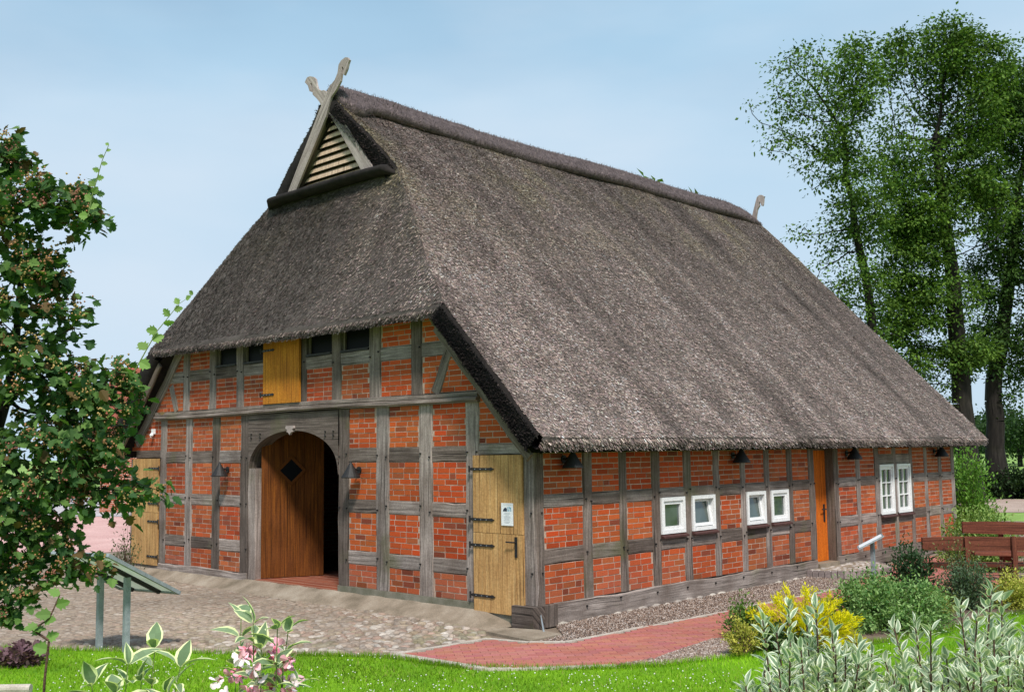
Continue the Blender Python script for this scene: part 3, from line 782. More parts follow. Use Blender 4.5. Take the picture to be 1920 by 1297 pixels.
# reed tips: blades lying down the slope
def reed(n, P, down, nrm, length=(.028, .060), width=.0062, lift=.012, cfun=None):
    side_ = unit(np.cross(down, nrm)); th = rng.normal(0, .22, n)[:, None]
    d = unit(down * np.cos(th) + side_ * np.sin(th)); s = unit(np.cross(d, nrm))
    L = rng.uniform(*length, n)[:, None]; w = (width * rng.uniform(.6, 1.5, n))[:, None]; lf = (lift * rng.uniform(.3, 1.6, n))[:, None]
    a = P - nrm * .004; e = P + d * L + nrm * lf
    vv = np.stack([a - s * w, a + s * w, e + s * w * .7, e - s * w * .7], 1).reshape(-1, 3)
    return vv, np.arange(n * 4).reshape(n, 4)
def reed_col(P, n, dark=1.0, moss=0.3):
    low = np.array([noise.noise(Vector((p[0] * .35 + p[2] * .1, p[1] * 1.35, p[2] * .12 + p[0] * .1))) for p in P])
    mid = np.array([noise.noise(Vector((p[0] * 1.1, p[1] * 1.6, p[2] * 1.1 + 7))) for p in P])
    stk = np.array([noise.noise(Vector(((p[0] + p[2]) * .06, p[1] * 3.4, 3))) for p in P]) if np.ptp(P[:, 1]) > 3 else np.array([noise.noise(Vector((p[0] * 3.0, p[2] * .12, 8))) for p in P])
    v = np.exp(rng.normal(0, .60, n)) * np.clip(1 + .60 * low + .34 * mid + .50 * stk, .25, 2) * dark
    c = v[:, None] * np.array((.325, .250, .222))[None]
    tint = rng.normal(0, .05, (n, 3)); c = c * (1 + tint)
    hz = np.clip((P[:, 2] - 5.2) / 3.2, 0, 1) * np.clip(.35 + 1.6 * mid + .6 * low, 0, 1) * moss * 2.2
    c = c * (1 - hz[:, None]) + (v[:, None] * np.array((.21, .185, .075))) * hz[:, None]
    return np.clip(c, .008, .9)
parts, cols = [], []
def add(vf, c): parts.append(vf); cols.append(c)
nb = 360000
z = rng.uniform(EAVE_Z - .02, RIDGE_Z - .12, nb); yf_ = np.array([yfront(a) for a in z]); y = yf_ + (YB - yf_) * rng.uniform(0, 1, nb) ** 1.25
Pn = np.stack([xr(z), y, z], 1); Pn += nR[None] * np.array([lump(p) + flare(p[1], p[2]) for p in Pn])[:, None]
dn = np.array((1, 0, -SLOPE)); dn /= np.linalg.norm(dn)
add(reed(nb, Pn, np.tile(dn, (nb, 1)), np.tile(nR, (nb, 1))), reed_col(Pn, nb))
# left slope only shows its verge edge
nl = 9000
z = rng.uniform(EAVE_Z, RIDGE_Z - .12, nl); y = np.array([yfront(a) for a in z]) + rng.uniform(0, 1.0, nl) ** 2 * 1.5
Pl = np.stack([2 * XC - xr(z), y, z], 1); nL = nR * (-1, 1, 1); dl = dn * (-1, 1, 1)
Pl = Pl + nL * np.array([flare(p[1], p[2]) for p in Pl])[:, None]
add(reed(nl, Pl + nL * .01, np.tile(dl, (nl, 1)), np.tile(nL, (nl, 1))), reed_col(Pl, nl, .8))
nh = 34000
t = rng.uniform(-.01, 1, nh); s = rng.uniform(0, 1, nh)
Ph = np.array([hip_pt(a, max(0, b)) for a, b in zip(s, t)]); ee = np.minimum(s, 1 - s) * 8
lp = np.array([lump(p + 9) for p in Ph]); sn = np.sin(np.pi * np.clip(t, 0, 1))
Ph = np.array([hip_disp(p, a) for p, a in zip(Ph, s)])
dh = np.array((0, -(YG - YF), -(ZH1 - ZH0))); dh /= np.linalg.norm(dh)
dk = .22 + .60 * np.clip((Ph[:, 0] + 5.5) / 3.6, 0, 1)          # reed colour darkens from the right of the hip to its left
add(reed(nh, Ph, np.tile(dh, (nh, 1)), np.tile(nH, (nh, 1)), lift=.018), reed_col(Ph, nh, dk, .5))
# blunt fringe under the eave lip, hip lip and along the verges
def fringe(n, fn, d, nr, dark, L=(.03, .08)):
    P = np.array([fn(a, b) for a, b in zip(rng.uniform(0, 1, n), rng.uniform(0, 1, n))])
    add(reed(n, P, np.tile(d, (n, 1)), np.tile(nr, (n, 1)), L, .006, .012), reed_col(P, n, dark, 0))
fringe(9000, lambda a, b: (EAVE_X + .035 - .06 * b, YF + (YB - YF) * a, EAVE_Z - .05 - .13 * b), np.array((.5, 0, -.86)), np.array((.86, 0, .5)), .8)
fringe(5000, lambda a, b: (2 * XC - xr(ZH0) + (2 * xr(ZH0) - 2 * XC) * a, YF - .035 + .05 * b, ZH0 - .05 - .10 * b - .03 * math.sin(math.pi * a)), np.array((0, -.4, -.9)), np.array((0, -.9, .4)), .55)
def vg(a, b):
    z = EAVE_Z + (ZH0 - EAVE_Z) * a; p = np.array((xr(z), YF - .03, z)) - nR * (.02 + .28 * b); return p
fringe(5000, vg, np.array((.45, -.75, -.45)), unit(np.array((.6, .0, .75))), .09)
def vg2(a, b):
    z = ZH1 + (RIDGE_Z - .25 - ZH1) * a; p = np.array((xr(z), yfront(z) - .03, z)) - nR * (.02 + .28 * b - flare(YG, z)); return p
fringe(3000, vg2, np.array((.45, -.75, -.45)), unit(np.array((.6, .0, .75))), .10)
off = len(V); VV, FF, CC = [V], [Fq], [np.ones((base_n, 3))]
for (vv, ff), c in zip(parts, cols): VV.append(vv); FF.append(ff + off); CC.append(c); off += len(vv)
mi = np.concatenate([np.array(MI), np.full(off // 1 and sum(len(f) for f in FF[1:]), 2)])
sm = np.concatenate(FF)
roof = np_mesh('roof', np.concatenate(VV), sm, np.concatenate(CC), ('thatch_base', 'thatch_dark', 'reed'), house, mi=mi)

# ridge capping
def ridge(m):
    prof = [(-.60, -.50), (-.64, -.40), (-.56, -.30), (-.34, -.10), (-.16, .10), (0, .17), (.16, .10), (.34, -.10), (.56, -.30), (.64, -.40), (.60, -.50), (.50, -.53), (.30, -.34), (0, -.08), (-.30, -.34), (-.50, -.53)]
    rings = []; ys = np.concatenate([[.80, .83, .89], np.linspace(.97, 14.8, 90), [14.95, 15.1, 15.22]])
    for i, y in enumerate(ys):
        k = min(1, .62 + .38 * min(i, 3) / 3, .45 + .55 * min(len(ys) - 1 - i, 3) / 3)
        sag = .03 * math.sin(y * .9) - .05 * math.sin(math.pi * (y - .7) / 14.3) - (.28 * max(0, (y - 13.2) / 2) ** 2)
        r = []; col = max(0, 1 - max(0, y - 1.10) / .35); kx, kz = .84 + .18 * col, .78 + .26 * col; sag -= .03
        for j, (x, z) in enumerate(prof):
            x = x * kx; z = .17 + (z - .17) * kz
            w = .014 * rn((x * 2, y, z * 2), 1.3) + .010 * rn((x * 3, y * 3, z * 3 + 5), 1.5)
            r.append((XC + x * k * .92 + w * np.sign(x), y, RIDGE_Z + .02 + z * k + w + sag))
        rings.append(r)
    m.ring_tube(rings)
mb = MB(); ridge(mb); cap = mb.build('ridge_cap', 'ridge_heather', roof, smooth=True, weld=True)
# heather stalks standing out of the capping
cv = np.array([q for q in mb.v]); cf = [q for q in mb.f if len(q) == 4]; pick = rng.integers(0, len(cf), 26000)
qa = np.array([[mb.v[i] for i in cf[k]] for k in pick]); uu, vv_ = rng.uniform(0, 1, (2, len(pick), 1))
sp_ = (qa[:, 0] * (1 - uu) + qa[:, 1] * uu) * (1 - vv_) + (qa[:, 3] * (1 - uu) + qa[:, 2] * uu) * vv_
nn_ = unit(np.cross(qa[:, 1] - qa[:, 0], qa[:, 3] - qa[:, 0])); cc_ = np.stack([np.full(len(sp_), XC), sp_[:, 1], np.full(len(sp_), RIDGE_Z - .25)], 1)
nn_ = np.where(((sp_ - cc_) * nn_).sum(1, keepdims=True) < 0, -nn_, nn_); dd_ = unit(np.cross(nn_, (0, 1, 0)) * np.sign(sp_[:, :1] - XC) + rng.normal(0, .5, sp_.shape))
vv_, ff_ = reed(len(sp_), sp_, dd_, nn_, (.025, .06), .0045, .010)
cst = np.exp(rng.normal(0, .5, (len(sp_), 1))) * np.array((.105, .080, .080))
np_mesh('heather', vv_, ff_, np.clip(cst, .01, .5), ('reed',), roof)

# gablet: louvres, crossed boards with carved horse heads
def outline(m, pts2, y0, y1, g=None):
    """pts2 in (x,z), counter-clockwise seen from the front; extruded y0 (front) to y1"""
    g = g if g is not None else np.array((0, 0, 1.0)); o = random.random() * 30
    s = np.cross(g, (0, 1, 0))
    uv = lambda p: (np.dot(p, g) + o, np.dot(p, s) + p[1] + o)
    A = [np.array((x, y0, z)) for x, z in pts2]; B = [np.array((x, y1, z)) for x, z in pts2]
    m.face(A, 0, [uv(p) for p in A]); m.face(B[::-1], 0, [uv(p) for p in B[::-1]])
    for i in range(len(A)):
        k = (i + 1) % len(A); q = [A[k], A[i], B[i], B[k]]; m.face(q, 0, [uv(p) for p in q])
yb = YG - .075
HEAD_R = [(-5.467, 8.599), (-5.308, 8.709), (-5.19, 8.828), (-5.155, 8.965), (-5.150, 9.06), (-5.125, 9.075), (-5.100, 9.03), (-5.125, 8.945), (-5.08, 8.905), (-5.002, 9.003), (-4.967, 9.092), (-4.932, 9.145),
          (-4.96, 9.165), (-4.985, 9.205), (-5.053, 9.225), (-5.171, 9.20), (-5.245, 9.14), (-5.275, 8.999), (-5.355, 8.894), (-5.509, 8.81), (-5.60, 8.70)]
HEAD_L = [(-5.56, 8.62), (-5.68, 8.77), (-5.753, 8.815), (-5.835, 8.821), (-5.94, 8.893), (-5.982, 9.006), (-6.004, 9.088), (-6.067, 9.143), (-6.173, 9.183), (-6.255, 9.185), (-6.285, 9.165), (-6.334, 9.109), (-6.235, 9.019),
          (-6.185, 8.90), (-6.13, 8.875), (-6.135, 8.966), (-6.160, 9.035), (-6.13, 9.05), (-6.10, 9.0), (-6.085, 8.812), (-5.959, 8.706), (-5.875, 8.622), (-5.792, 8.501)]
def gable_board(pts, d, y0, y1):
    m = MB(); outline(m, pts, y0, y1, np.array((d[0], 0, d[1])) / np.hypot(*d)); o = m.build('gable_board', 'timber_pale', roof)
    return o
gable_board([(-6.82, 7.06), (-6.56, 7.06), (-5.62, 8.27)] + HEAD_R + [(-5.80, 8.46)], (.62, .78), yb - .050, yb - .008)
gable_board([(-4.64, 7.10), (-4.33, 7.10), (-5.38, 8.38)] + HEAD_L + [(-5.62, 8.40)], (-.66, .75), yb - .004, yb + .038)
def louv(m):
    zb, zt = 7.11, 8.34; n = 9; XC = -5.55
    for k in range(n):
        z = zb + (zt - zb) * k / n; hwid = 1.04 * (1 - (z - zb) / (zt - zb)) * .97
        z1 = z + .085
        m.hexa([(XC - hwid, YG + .02, z), (XC + hwid, YG + .02, z), (XC + hwid, YG + .09, z + .05), (XC - hwid, YG + .09, z + .05),
                (XC - hwid + .05, YG + .035, z1 - .022), (XC + hwid - .05, YG + .035, z1 - .022), (XC + hwid - .05, YG + .105, z1 + .04), (XC - hwid + .05, YG + .105, z1 + .04)], 0, g=np.array((1., 0, 0)))
mb = MB(); louv(mb); mb.build('louvre', 'louvre_wood', roof)
mb = MB(); mb.face([(XC - 1.5, YG + .16, 6.8), (XC + 1.5, YG + .16, 6.8), (XC, YG + .16, 8.5)]); mb.build('vent_backing', 'interior', roof)
# inner reveals of the vent
for sg in (1, -1):
    m = MB(); a = np.array((XC + sg * 1.16, YG - .02, 7.02)); b_ = np.array((XC, YG - .02, 8.42)); d = unit(b_ - a)
    timber(m, a, b_, np.array((sg * d[2], 0, -sg * d[0])) if False else unit(np.array((d[2] * sg, 0, abs(d[0])))), .09, FN, .03, .16)
    m.build('vent_frame', 'timber_brown', roof)
# rear horse head
def rear_head(m):
    t = np.array((XC + .25, 8.62)); pr = [(-.12, -.45), (.03, -.45), (.06, -.05), (.10, .12), (.17, .22), (.155, .27), (.165, .33), (.20, .29), (.235, .20), (.265, .19), (.285, .235), (.30, .33), (.31, .42), (.335, .445), (.30, .46), (.25, .50), (.17, .51), (.10, .46), (.06, .36), (.0, .18), (-.06, .0)]
    outline(m, [(t[0] + a, t[1] + b) for a, b in pr], 14.86, 14.92)
mb = MB(); rear_head(mb); mb.build('gable_board', 'timber_pale', roof)
# barge boards along the lower verges
for sg in (1, -1):
    m = MB(); nrm = nR * (sg, 1, 1)
    a = np.array(mirror((xr(4.30), 0, 4.30), sg)) - nrm * (TH + .05); b_ = np.array(mirror((xr(2.44), 0, 2.44), sg)) - nrm * (TH + .05)
    timber(m, a, b_, nrm, .13, FN, .30, .05); m.build('barge_board', 'timber_brown', roof)

# ------------------------------------------------------------------ things on the house
def wall_lamp(p, nd, label):
    p = np.array(p, float); nd = np.array(nd, float)
    t = thing('wall_lamp', tuple(p), label, 'wall lamp', 'black cone wall lamps on the farmhouse')
    c = p + nd * .17; m = MB(); n = 20
    R_, H_ = .145, .23
    ring = lambda r, z: [tuple(c + np.array((r * math.cos(a), r * math.sin(a), z))) for a in np.linspace(0, 2 * math.pi, n, endpoint=False)]
    m.ring_tube([ring(R_, -.12), ring(R_ * 1.02, -.105), ring(R_ * .45, .03), ring(.02, H_ - .12), ring(.012, H_ - .09)]); m.build('lamp_shade', 'iron', t, smooth=False)
    m = MB(); m.tube([p + nd * .01, c + np.array((0, 0, .03))], .016, 8)
    q = p + nd * .008; m.tube([p + nd * .002, p + nd * .018], .055, 12); m.build('bracket', 'iron', t)
wall_lamp((-7.57, -.004, 2.00), FN, 'black cone wall lamp left of the arched entrance')
wall_lamp((-3.73, -.004, 2.00), FN, 'black cone wall lamp right of the arched entrance')
for y, lb in ((.58, 'black cone lamp under the side eave nearest the house corner'), (4.83, 'black cone lamp under the side eave between the two pairs of small windows'),
              (8.85, 'black cone lamp under the side eave just right of the orange door'), (12.98, 'black cone lamp under the side eave beyond the tall windows')):
    wall_lamp((.004, y, 2.14), SN, lb)
t = thing('motion_sensor', (-10.32, -.004, 2.72), 'small white sensor on the bricks left of the facade, under the verge', 'sensor')
mb = MB(); mb.box((-10.36, -.055, 2.70), (-10.28, -.003, 2.80)); mb.build('housing', 'white_paint', t)
mb = MB(); mb.tube([(-10.32, -.05, 2.70), (-10.32, -.075, 2.665), (-10.32, -.08, 2.64)], [.036, .036, .016], 10); mb.build('lens', 'white_paint', t)
t = thing('notice', (-.455, -.064, 1.27), 'white paper notice with a blue and black picture pinned to the right plank door', 'notice')
mb = MB(); mb.box((-.565, -.066, 1.265), (-.345, -.0605, 1.565)); mb.build('sheet', 'paper', t)
mb = MB(); zf = -.0675
pic = [(-.535, 1.455), (-.455, 1.455), (-.455, 1.49), (-.475, 1.505), (-.505, 1.50), (-.525, 1.475)]
mb.face([(x, zf, z) for x, z in pic]); mb.build('picture', 'ink_dark', t)
mb = MB()
for a, b_, c, d in ((-.445, 1.455, -.432, 1.515), (-.425, 1.455, -.41, 1.48), (-.42, 1.49, -.405, 1.52), (-.395, 1.46, -.375, 1.475), (-.40, 1.482, -.38, 1.51)):
    mb.face([(a, zf, b_), (c, zf, b_), (c, zf, d), (a, zf, d)])
mb.build('emblem', 'ink_blue', t)
mb = MB()
for k, z in enumerate((1.545, 1.435, 1.42, 1.40, 1.385, 1.37, 1.35, 1.335, 1.315, 1.30)):
    w = (.07, .05, .06, .03, .065, .06, .045, .06, .05, .03)[k]; mb.face([(-.455 - w, zf, z - .0025), (-.455 + w, zf, z - .0025), (-.455 + w, zf, z + .0025), (-.455 - w, zf, z + .0025)])
mb.build('text_lines', 'ink_grey', t)
t = thing('flat_bar', (.19, -.06, 0), 'pale grey metal bar leaning on the sill block at the house corner', 'metal bar')
mb = MB(); mb.hexa([(.10, -.04, .13), (.13, -.07, .13), (.135, -.06, .145), (.105, -.03, .145), (.30, -.21, -.06), (.33, -.24, -.06), (.345, -.225, -.045), (.315, -.195, -.045)]); mb.build('bar', 'steel', t)

# ------------------------------------------------------------------ ground, paving, paths
def big(name, x0, x1, y0, y1, z, m): return sheet(name, [(x0, y0), (x1, y0), (x1, y1), (x0, y1)], z, m)
big('ground', -900, 900, -900, 900, -.075, 'field')
sheet('yard', [(-16, -16), (-2.6, -16), (6, -14), (5, 1), (5, 20), (-2, 24), (-16, 24)], -.066, 'sand')
sheet('lawn', [(-14, -12.5), (-8.5, -8.6), (-4.1, -5.2), (-2.3, -4.05), (-.87, -3.1), (-.04, -2.55), (1.09, -2.38), (2.11, -1.62), (2.65, -.95), (3.0, -.1), (3.3, .5), (3.75, 1.6),
               (4.1, 3.0), (4.15, 4.6), (4.6, 6.0), (12, 6.5), (20, 0), (20, -20), (-14, -20)], -.056, 'lawn')
sheet('garden_bed', [(2.45, -.72), (2.62, -.95), (3.0, -.1), (3.35, .5), (3.8, 1.6), (4.15, 3.0), (4.2, 4.6), (4.65, 6.0), (8, 6.3), (8, 9), (5, 8), (3.6, 6.2), (2.6, 5.6), (2.25, 3.0), (2.2, .8)], -.050, 'soil')
sheet('pink_plaza', [(-16.0, -1.5), (-15.6, 6.2), (-26, 11.5), (-40, 4), (-34, -10)], -.058, 'pink_paving')
sheet('road', [(-26.1, 11.6), (-40.2, 4.2), (-58, 14), (-40, 24)], -.055, 'grey_paving')
sheet('side_track', [(-14, 30), (-4.2, 28), (2, 32), (2, 44), (-6, 38), (-13, 36)], -.060, 'track')

# concrete skirt along the facade
rows = []; b = MB(); xs = np.linspace(-11.6, -.34, 60)
prof = [(-.031, .10), (-.14, .05), (-.28, -.012), (-.42, -.064)]
gp = [[(x, y * (1 + .25 * rn((x, 0, 3), .9)) if k else y, min(z + .018 * rn((x, y, 0), 3.5) - (.03 if x < -7 else 0), -.075 + (-.34 - x) * .25 + .03)) for k, (y, z) in enumerate(prof)] for x in xs]
for i in range(len(xs) - 1):
    for k in range(3): b.face([gp[i][k], gp[i][k + 1], gp[i + 1][k + 1], gp[i + 1][k]])
tag(b.build('concrete_apron', 'concrete', smooth=True, weld=True), kind='structure')
b = MB(); sl_ = [(-.32, -.66), (.62, -.79), (.60, -.20), (.15, -.14), (-.3, -.30)]
b.face([(x, y, -.030) for x, y in sl_]);
for i in range(5): (xa, ya), (xb, yb_) = sl_[i], sl_[(i + 1) % 5]; b.face([(xa, ya, -.07), (xb, yb_, -.07), (xb, yb_, -.03), (xa, ya, -.03)])
tag(b.build('concrete_slab', 'concrete'), kind='structure')

def inside(x, y, poly):
    r = np.zeros(len(x), bool); n = len(poly)
    for i in range(n):
        (x0, y0), (x1, y1) = poly[i], poly[(i + 1) % n]
        c = ((y0 > y) != (y1 > y)) & (x < (x1 - x0) * (y - y0) / (y1 - y0 + 1e-12) + x0); r ^= c
    return r

# field-stone cobbles: every stone a flattened dome sunk in sand
def stones(name, poly, spacing, size, zb, cfun, hmul, mat='stone', k=8):
    xs, ys = zip(*poly); x, y = np.meshgrid(np.arange(min(xs), max(xs), spacing), np.arange(min(ys), max(ys), spacing * .88))
    x = x + (np.arange(x.shape[0]) % 2)[:, None] * spacing / 2
    x, y = x.ravel(), y.ravel(); n = len(x); x = x + rng.normal(0, spacing * .13, n); y = y + rng.normal(0, spacing * .13, n)
    ok = inside(x, y, poly); x, y = x[ok], y[ok]; n = len(x)
    R_ = size * rng.uniform(.36, .56, n); asp = rng.uniform(.8, 1.5, n); rot = rng.normal(.5, .7, n); hh = hmul(x, y) * rng.uniform(.5, 1.3, n)
    a = np.linspace(0, 2 * np.pi, k, endpoint=False)[None] + rng.normal(0, .12, (n, k))
    rr = R_[:, None] * rng.uniform(.82, 1.12, (n, k))
    def ringv(f, z):
        lx = rr * f * np.cos(a) * asp[:, None]; ly = rr * f * np.sin(a) / asp[:, None]
        c, s_ = np.cos(rot)[:, None], np.sin(rot)[:, None]
        return np.stack([x[:, None] + lx * c - ly * s_, y[:, None] + lx * s_ + ly * c, np.broadcast_to(z, lx.shape)], 2)
    v = np.concatenate([ringv(1.0, np.full((n, 1), zb)), ringv(.88, (zb + hh * .65)[:, None]), ringv(.5, (zb + hh)[:, None] + rng.normal(0, .002, (n, k)))], 1)  # n,3k,3
    f = []
    for j in range(k):
        j2 = (j + 1) % k; f += [(j, j2, k + j2, k + j), (k + j, k + j2, 2 * k + j2, 2 * k + j)]
    for j in range(1, k - 1, 2): f.append((2 * k, 2 * k + j, 2 * k + j + 1, 2 * k + min(j + 2, k - 1) if j + 2 < k else 2 * k))
    f = [q for q in f if len(set(q)) == 4]
    f = np.array(f); F_ = (f[None] + (np.arange(n) * 3 * k)[:, None, None]).reshape(-1, 4)
    c = cfun(x, y, n); C = np.repeat(c, len(f), 0)
    return tag(np_mesh(name, v.reshape(-1, 3), F_, C, (mat,), smooth=True), kind='structure')
def cob_col(x, y, n):
    pal = np.array([(.34, .275, .225), (.38, .32, .275), (.29, .22, .175), (.34, .23, .185), (.50, .45, .40), (.24, .20, .17), (.32, .26, .19)])
    c = pal[rng.integers(0, len(pal), n)] * rng.uniform(.68, 1.08, (n, 1)); s = np.array((.275, .215, .165))
    mo = np.array([noise.noise(Vector((a * .55, b * .55, 2))) for a, b in zip(x, y)])[:, None]; s = s * (1 + .35 * mo); c = c * (1 + .30 * mo)
    c = np.where((mo > .22) & (rng.uniform(0, 1, (n, 1)) < .5), c * .5 + np.array((.12, .12, .05)) * .5, c)
    f = np.clip((x + 6) / 6, .30, 1)[:, None]; return c * f + s * (1 - f)
cob_poly = [(-13, -.4), (-8, -.34), (-4, -.30), (-1.2, -.33), (-.3, -.62), (.08, -1.0), (.02, -2.2), (-.1, -2.5), (-.9, -3.08), (-2.3, -4.0), (-4.1, -5.15), (-8.5, -8.5), (-13, -9)]
stones('cobblestone_paving', cob_poly, .128, .138, -.072, cob_col, lambda x, y: .012 + .020 * np.clip((x + 6.5) / 5, .15, 1))

# pebble strip along the long wall and beside the path
grav = [(.03, .33), (.62, -.18), (.70, -.86), (1.02, -.55), (1.05, .9), (1.12, 2.4), (1.16, 4), (1.2, 6.2), (.95, 7.2), (.03, 7.2)]
sheet('gravel_strip', grav, -.058, 'gravel')
grav2 = [(2.30, -1.2), (2.62, -.98), (2.95, -.2), (3.25, .5), (2.9, 1.0), (2.2, .8), (2.4, -.68)]
sheet('gravel_border', grav2, -.045, 'gravel')
def pebbles(name, polys, n, s0, s1):
    P = []
    for poly in polys:
        xs, ys = zip(*poly); x = rng.uniform(min(xs), max(xs), n); y = rng.uniform(min(ys), max(ys), n); ok = inside(x, y, poly); P.append(np.stack([x[ok], y[ok]], 1))
    P = np.concatenate(P); n = len(P); s = rng.uniform(s0, s1, n)
    o = np.array([(1, 0, 0), (0, 1, 0), (-1, 0, 0), (0, -1, 0), (0, 0, .7), (0, 0, -.7)], float)
    a = rng.uniform(0, 6.28, n); v = o[None] * (1 + rng.normal(0, .18, (n, 6, 1))) * s[:, None, None]
    vx = v[..., 0] * np.cos(a)[:, None] - v[..., 1] * np.sin(a)[:, None]; vy = v[..., 0] * np.sin(a)[:, None] + v[..., 1] * np.cos(a)[:, None]
    v = np.stack([vx + P[:, :1], vy + P[:, 1:], v[..., 2] - .045 + rng.uniform(-.004, .01, (n, 1))], 2)
    f = np.array([(0, 1, 4), (1, 2, 4), (2, 3, 4), (3, 0, 4), (1, 0, 5), (2, 1, 5), (3, 2, 5), (0, 3, 5)])
    F_ = (f[None] + (np.arange(n) * 6)[:, None, None]).reshape(-1, 3)
    pal = np.array([(.26, .19, .15), (.36, .29, .25), (.17, .12, .095), (.13, .085, .07), (.46, .39, .35), (.28, .19, .145)])
    c = pal[rng.integers(0, 6, n)] * rng.uniform(.8, 1.1, (n, 1))
    return tag(np_mesh(name, v.reshape(-1, 3), F_, np.repeat(c, 8, 0), ('stone',), smooth=True), kind='stuff', label='loose brown and grey pebbles beside the brick path', cat='gravel')
pebbles('gravel', [grav, grav2], 24000, .008, .018)
# rough foundation stones under the side sill
b = MB()
for y in np.arange(.45, 7.2, .30):
    c = np.array((.02, y + random.uniform(-.05, .05), -.07)); r = np.array((.06, random.uniform(.10, .16), random.uniform(.035, .06)))
    col = random.choice([(.42, .38, .33), (.5, .45, .40), (.34, .30, .27)])
    rg = [[tuple(c + r * np.array((math.cos(p) * math.cos(q), math.cos(p) * math.sin(q), math.sin(p))) * random.uniform(.88, 1.1)) for q in np.linspace(0, 2 * math.pi, 9, endpoint=False)] for p in (-1.2, -.5, .2, .8, 1.4)]
    b.ring_tube(rg, c=col)
b.build('foundation', 'stone', house, smooth=True)

# red brick path, laid brick by brick
path = [(.06, -2.33), (.14, -1.0), (.68, -.90), (1.03, -.60), (1.07, .0), (1.10, .9), (1.17, 2.4), (1.22, 4.2), (1.26, 6.2), (1.0, 7.25), (.3, 9.3), (.3, 12), (2.2, 12.0), (2.6, 9.4), (3.6, 8.2), (3.5, 6.3), (2.55, 5.6),
        (2.25, 3.0), (2.2, .8), (2.40, -.68), (2.46, -.95), (2.28, -1.28), (1.89, -1.72), (1.36, -2.27)]
sheet('path_bed', path, -.048, 'sand')
def path_bricks():
    m = MB(); ang = rad(52); ca, sa = math.cos(ang), math.sin(ang)
    for r in range(-60, 160):
        for q in range(-40, 110):
            u = q * .205 + (.1025 if r % 2 else 0); v = r * .103 - 3
            x, y = u * ca - v * sa, u * sa + v * ca
            if not (-.2 < x < 4 and -2.6 < y < 12): continue
            if not inside(np.array([x]), np.array([y]), path)[0]: continue
            z = -.036 + random.uniform(-.002, .002) + .005 * rn((x, y, 0), .8); t1, t2 = random.uniform(-.0015, .0015), random.uniform(-.0015, .0015)
            v_ = random.uniform(.82, 1.15); v_ = .5 + .5 * v_ + .12 * rn((x, y, 4), 1.1); c = (.385 * v_, (.122 + random.uniform(0, .035)) * v_, (.094 + random.uniform(0, .035)) * v_)
            a, b_ = .0995, .0485
            A = [(x + i * ca - j * sa, y + i * sa + j * ca, z + (t1 if i > 0 else t2)) for i, j in ((-a, -b_), (a, -b_), (a, b_), (-a, b_))]
            B = [(p[0] + (p[0] - x) * .03, p[1] + (p[1] - y) * .06, z - .02) for p in A]
            m.face(A, 0, None, c)
            for i in range(4): k = (i + 1) % 4; m.face([A[k], A[i], B[i], B[k]], 0, None, c)
    return m.build('brick_path', 'brick')
tag(path_bricks(), kind='structure')
def kerb(name, pts, w=.07, h=.03, zb=-.06):
    m = MB()
    for (xa, ya), (xb, yb_) in zip(pts[:-1], pts[1:]):
        a, b_ = np.array((xa, ya)), np.array((xb, yb_)); L = np.linalg.norm(b_ - a); d = (b_ - a) / L; n_ = np.array((-d[1], d[0])); k = max(1, round(L / .42))
        for i in range(k):
            p, q = a + d * (L * i / k + .004), a + d * (L * (i + 1) / k - .004); z = zb + h + random.uniform(-.006, .004)
            m.hexa([(*(p - n_ * w / 2), zb - .03), (*(q - n_ * w / 2), zb - .03), (*(q + n_ * w / 2), zb - .03), (*(p + n_ * w / 2), zb - .03),
                    (*(p - n_ * w / 2), z), (*(q - n_ * w / 2), z), (*(q + n_ * w / 2), z), (*(p + n_ * w / 2), z)])
    return tag(m.build(name, 'kerb_stone'), kind='structure')
kerb('path_kerb', [(.0, -2.36), (.10, -1.0), (.66, -.86), (1.0, -.58), (1.03, .0), (1.06, .9), (1.13, 2.4), (1.18, 4.2), (1.22, 6.2)])
kerb('path_edging', [(-.02, -2.40), (.6, -2.36), (1.36, -2.31), (1.93, -1.74), (2.33, -1.28)], .10)
# half-round cobbled step at the orange door
b = MB(); n = 30; arc = [(.025 + .95 * math.sin(a), 8.15 + 1.0 * math.cos(a)) for a in np.linspace(0, math.pi, n)]
b.face([(x, y, .075) for x, y in arc][::-1] )
for (xa, ya), (xb, yb_) in zip(arc[:-1], arc[1:]): b.face([(xa, ya, -.06), (xb, yb_, -.06), (xb, yb_, .075), (xa, ya, .075)])
stp = thing('door_step', (.4, 8.15, -.06), 'half-round cobbled stone step in front of the orange side door', 'step')
b.build('base', 'concrete', stp)
st = stones('cobbles', arc, .105, .11, .066, lambda x, y, n: np.array((.50, .45, .42)) * rng.uniform(.65, 1.15, (n, 1)), lambda x, y: np.full(len(x), .012))
del st['kind']; setpar(st, stp)
b = MB()
for i in range(n - 1):
    (xa, ya), (xb, yb_) = arc[i], arc[i + 1]; cx, cy = (xa + xb) / 2, (ya + yb_) / 2; v_ = random.uniform(.7, 1.2)
    ring_ = lambda s, z: [(cx + (xa - cx) * s - (cx - .025) * .02, cy + (ya - cy) * s, z), (cx + (xa - cx) * s + .05 * (cx - .02), cy + (ya - cy) * s + .05 * (cy - 8.15), z),
                          (cx + (xb - cx) * s + .05 * (cx - .02), cy + (yb_ - cy) * s + .05 * (cy - 8.15), z), (cx + (xb - cx) * s - (cx - .025) * .02, cy + (yb_ - cy) * s, z)]
    b.ring_tube([ring_(.92, -.05), ring_(.94, .05), ring_(.8, .082)], c=(.27 * v_, .22 * v_, .21 * v_))
b.build('rim', 'stone', stp)

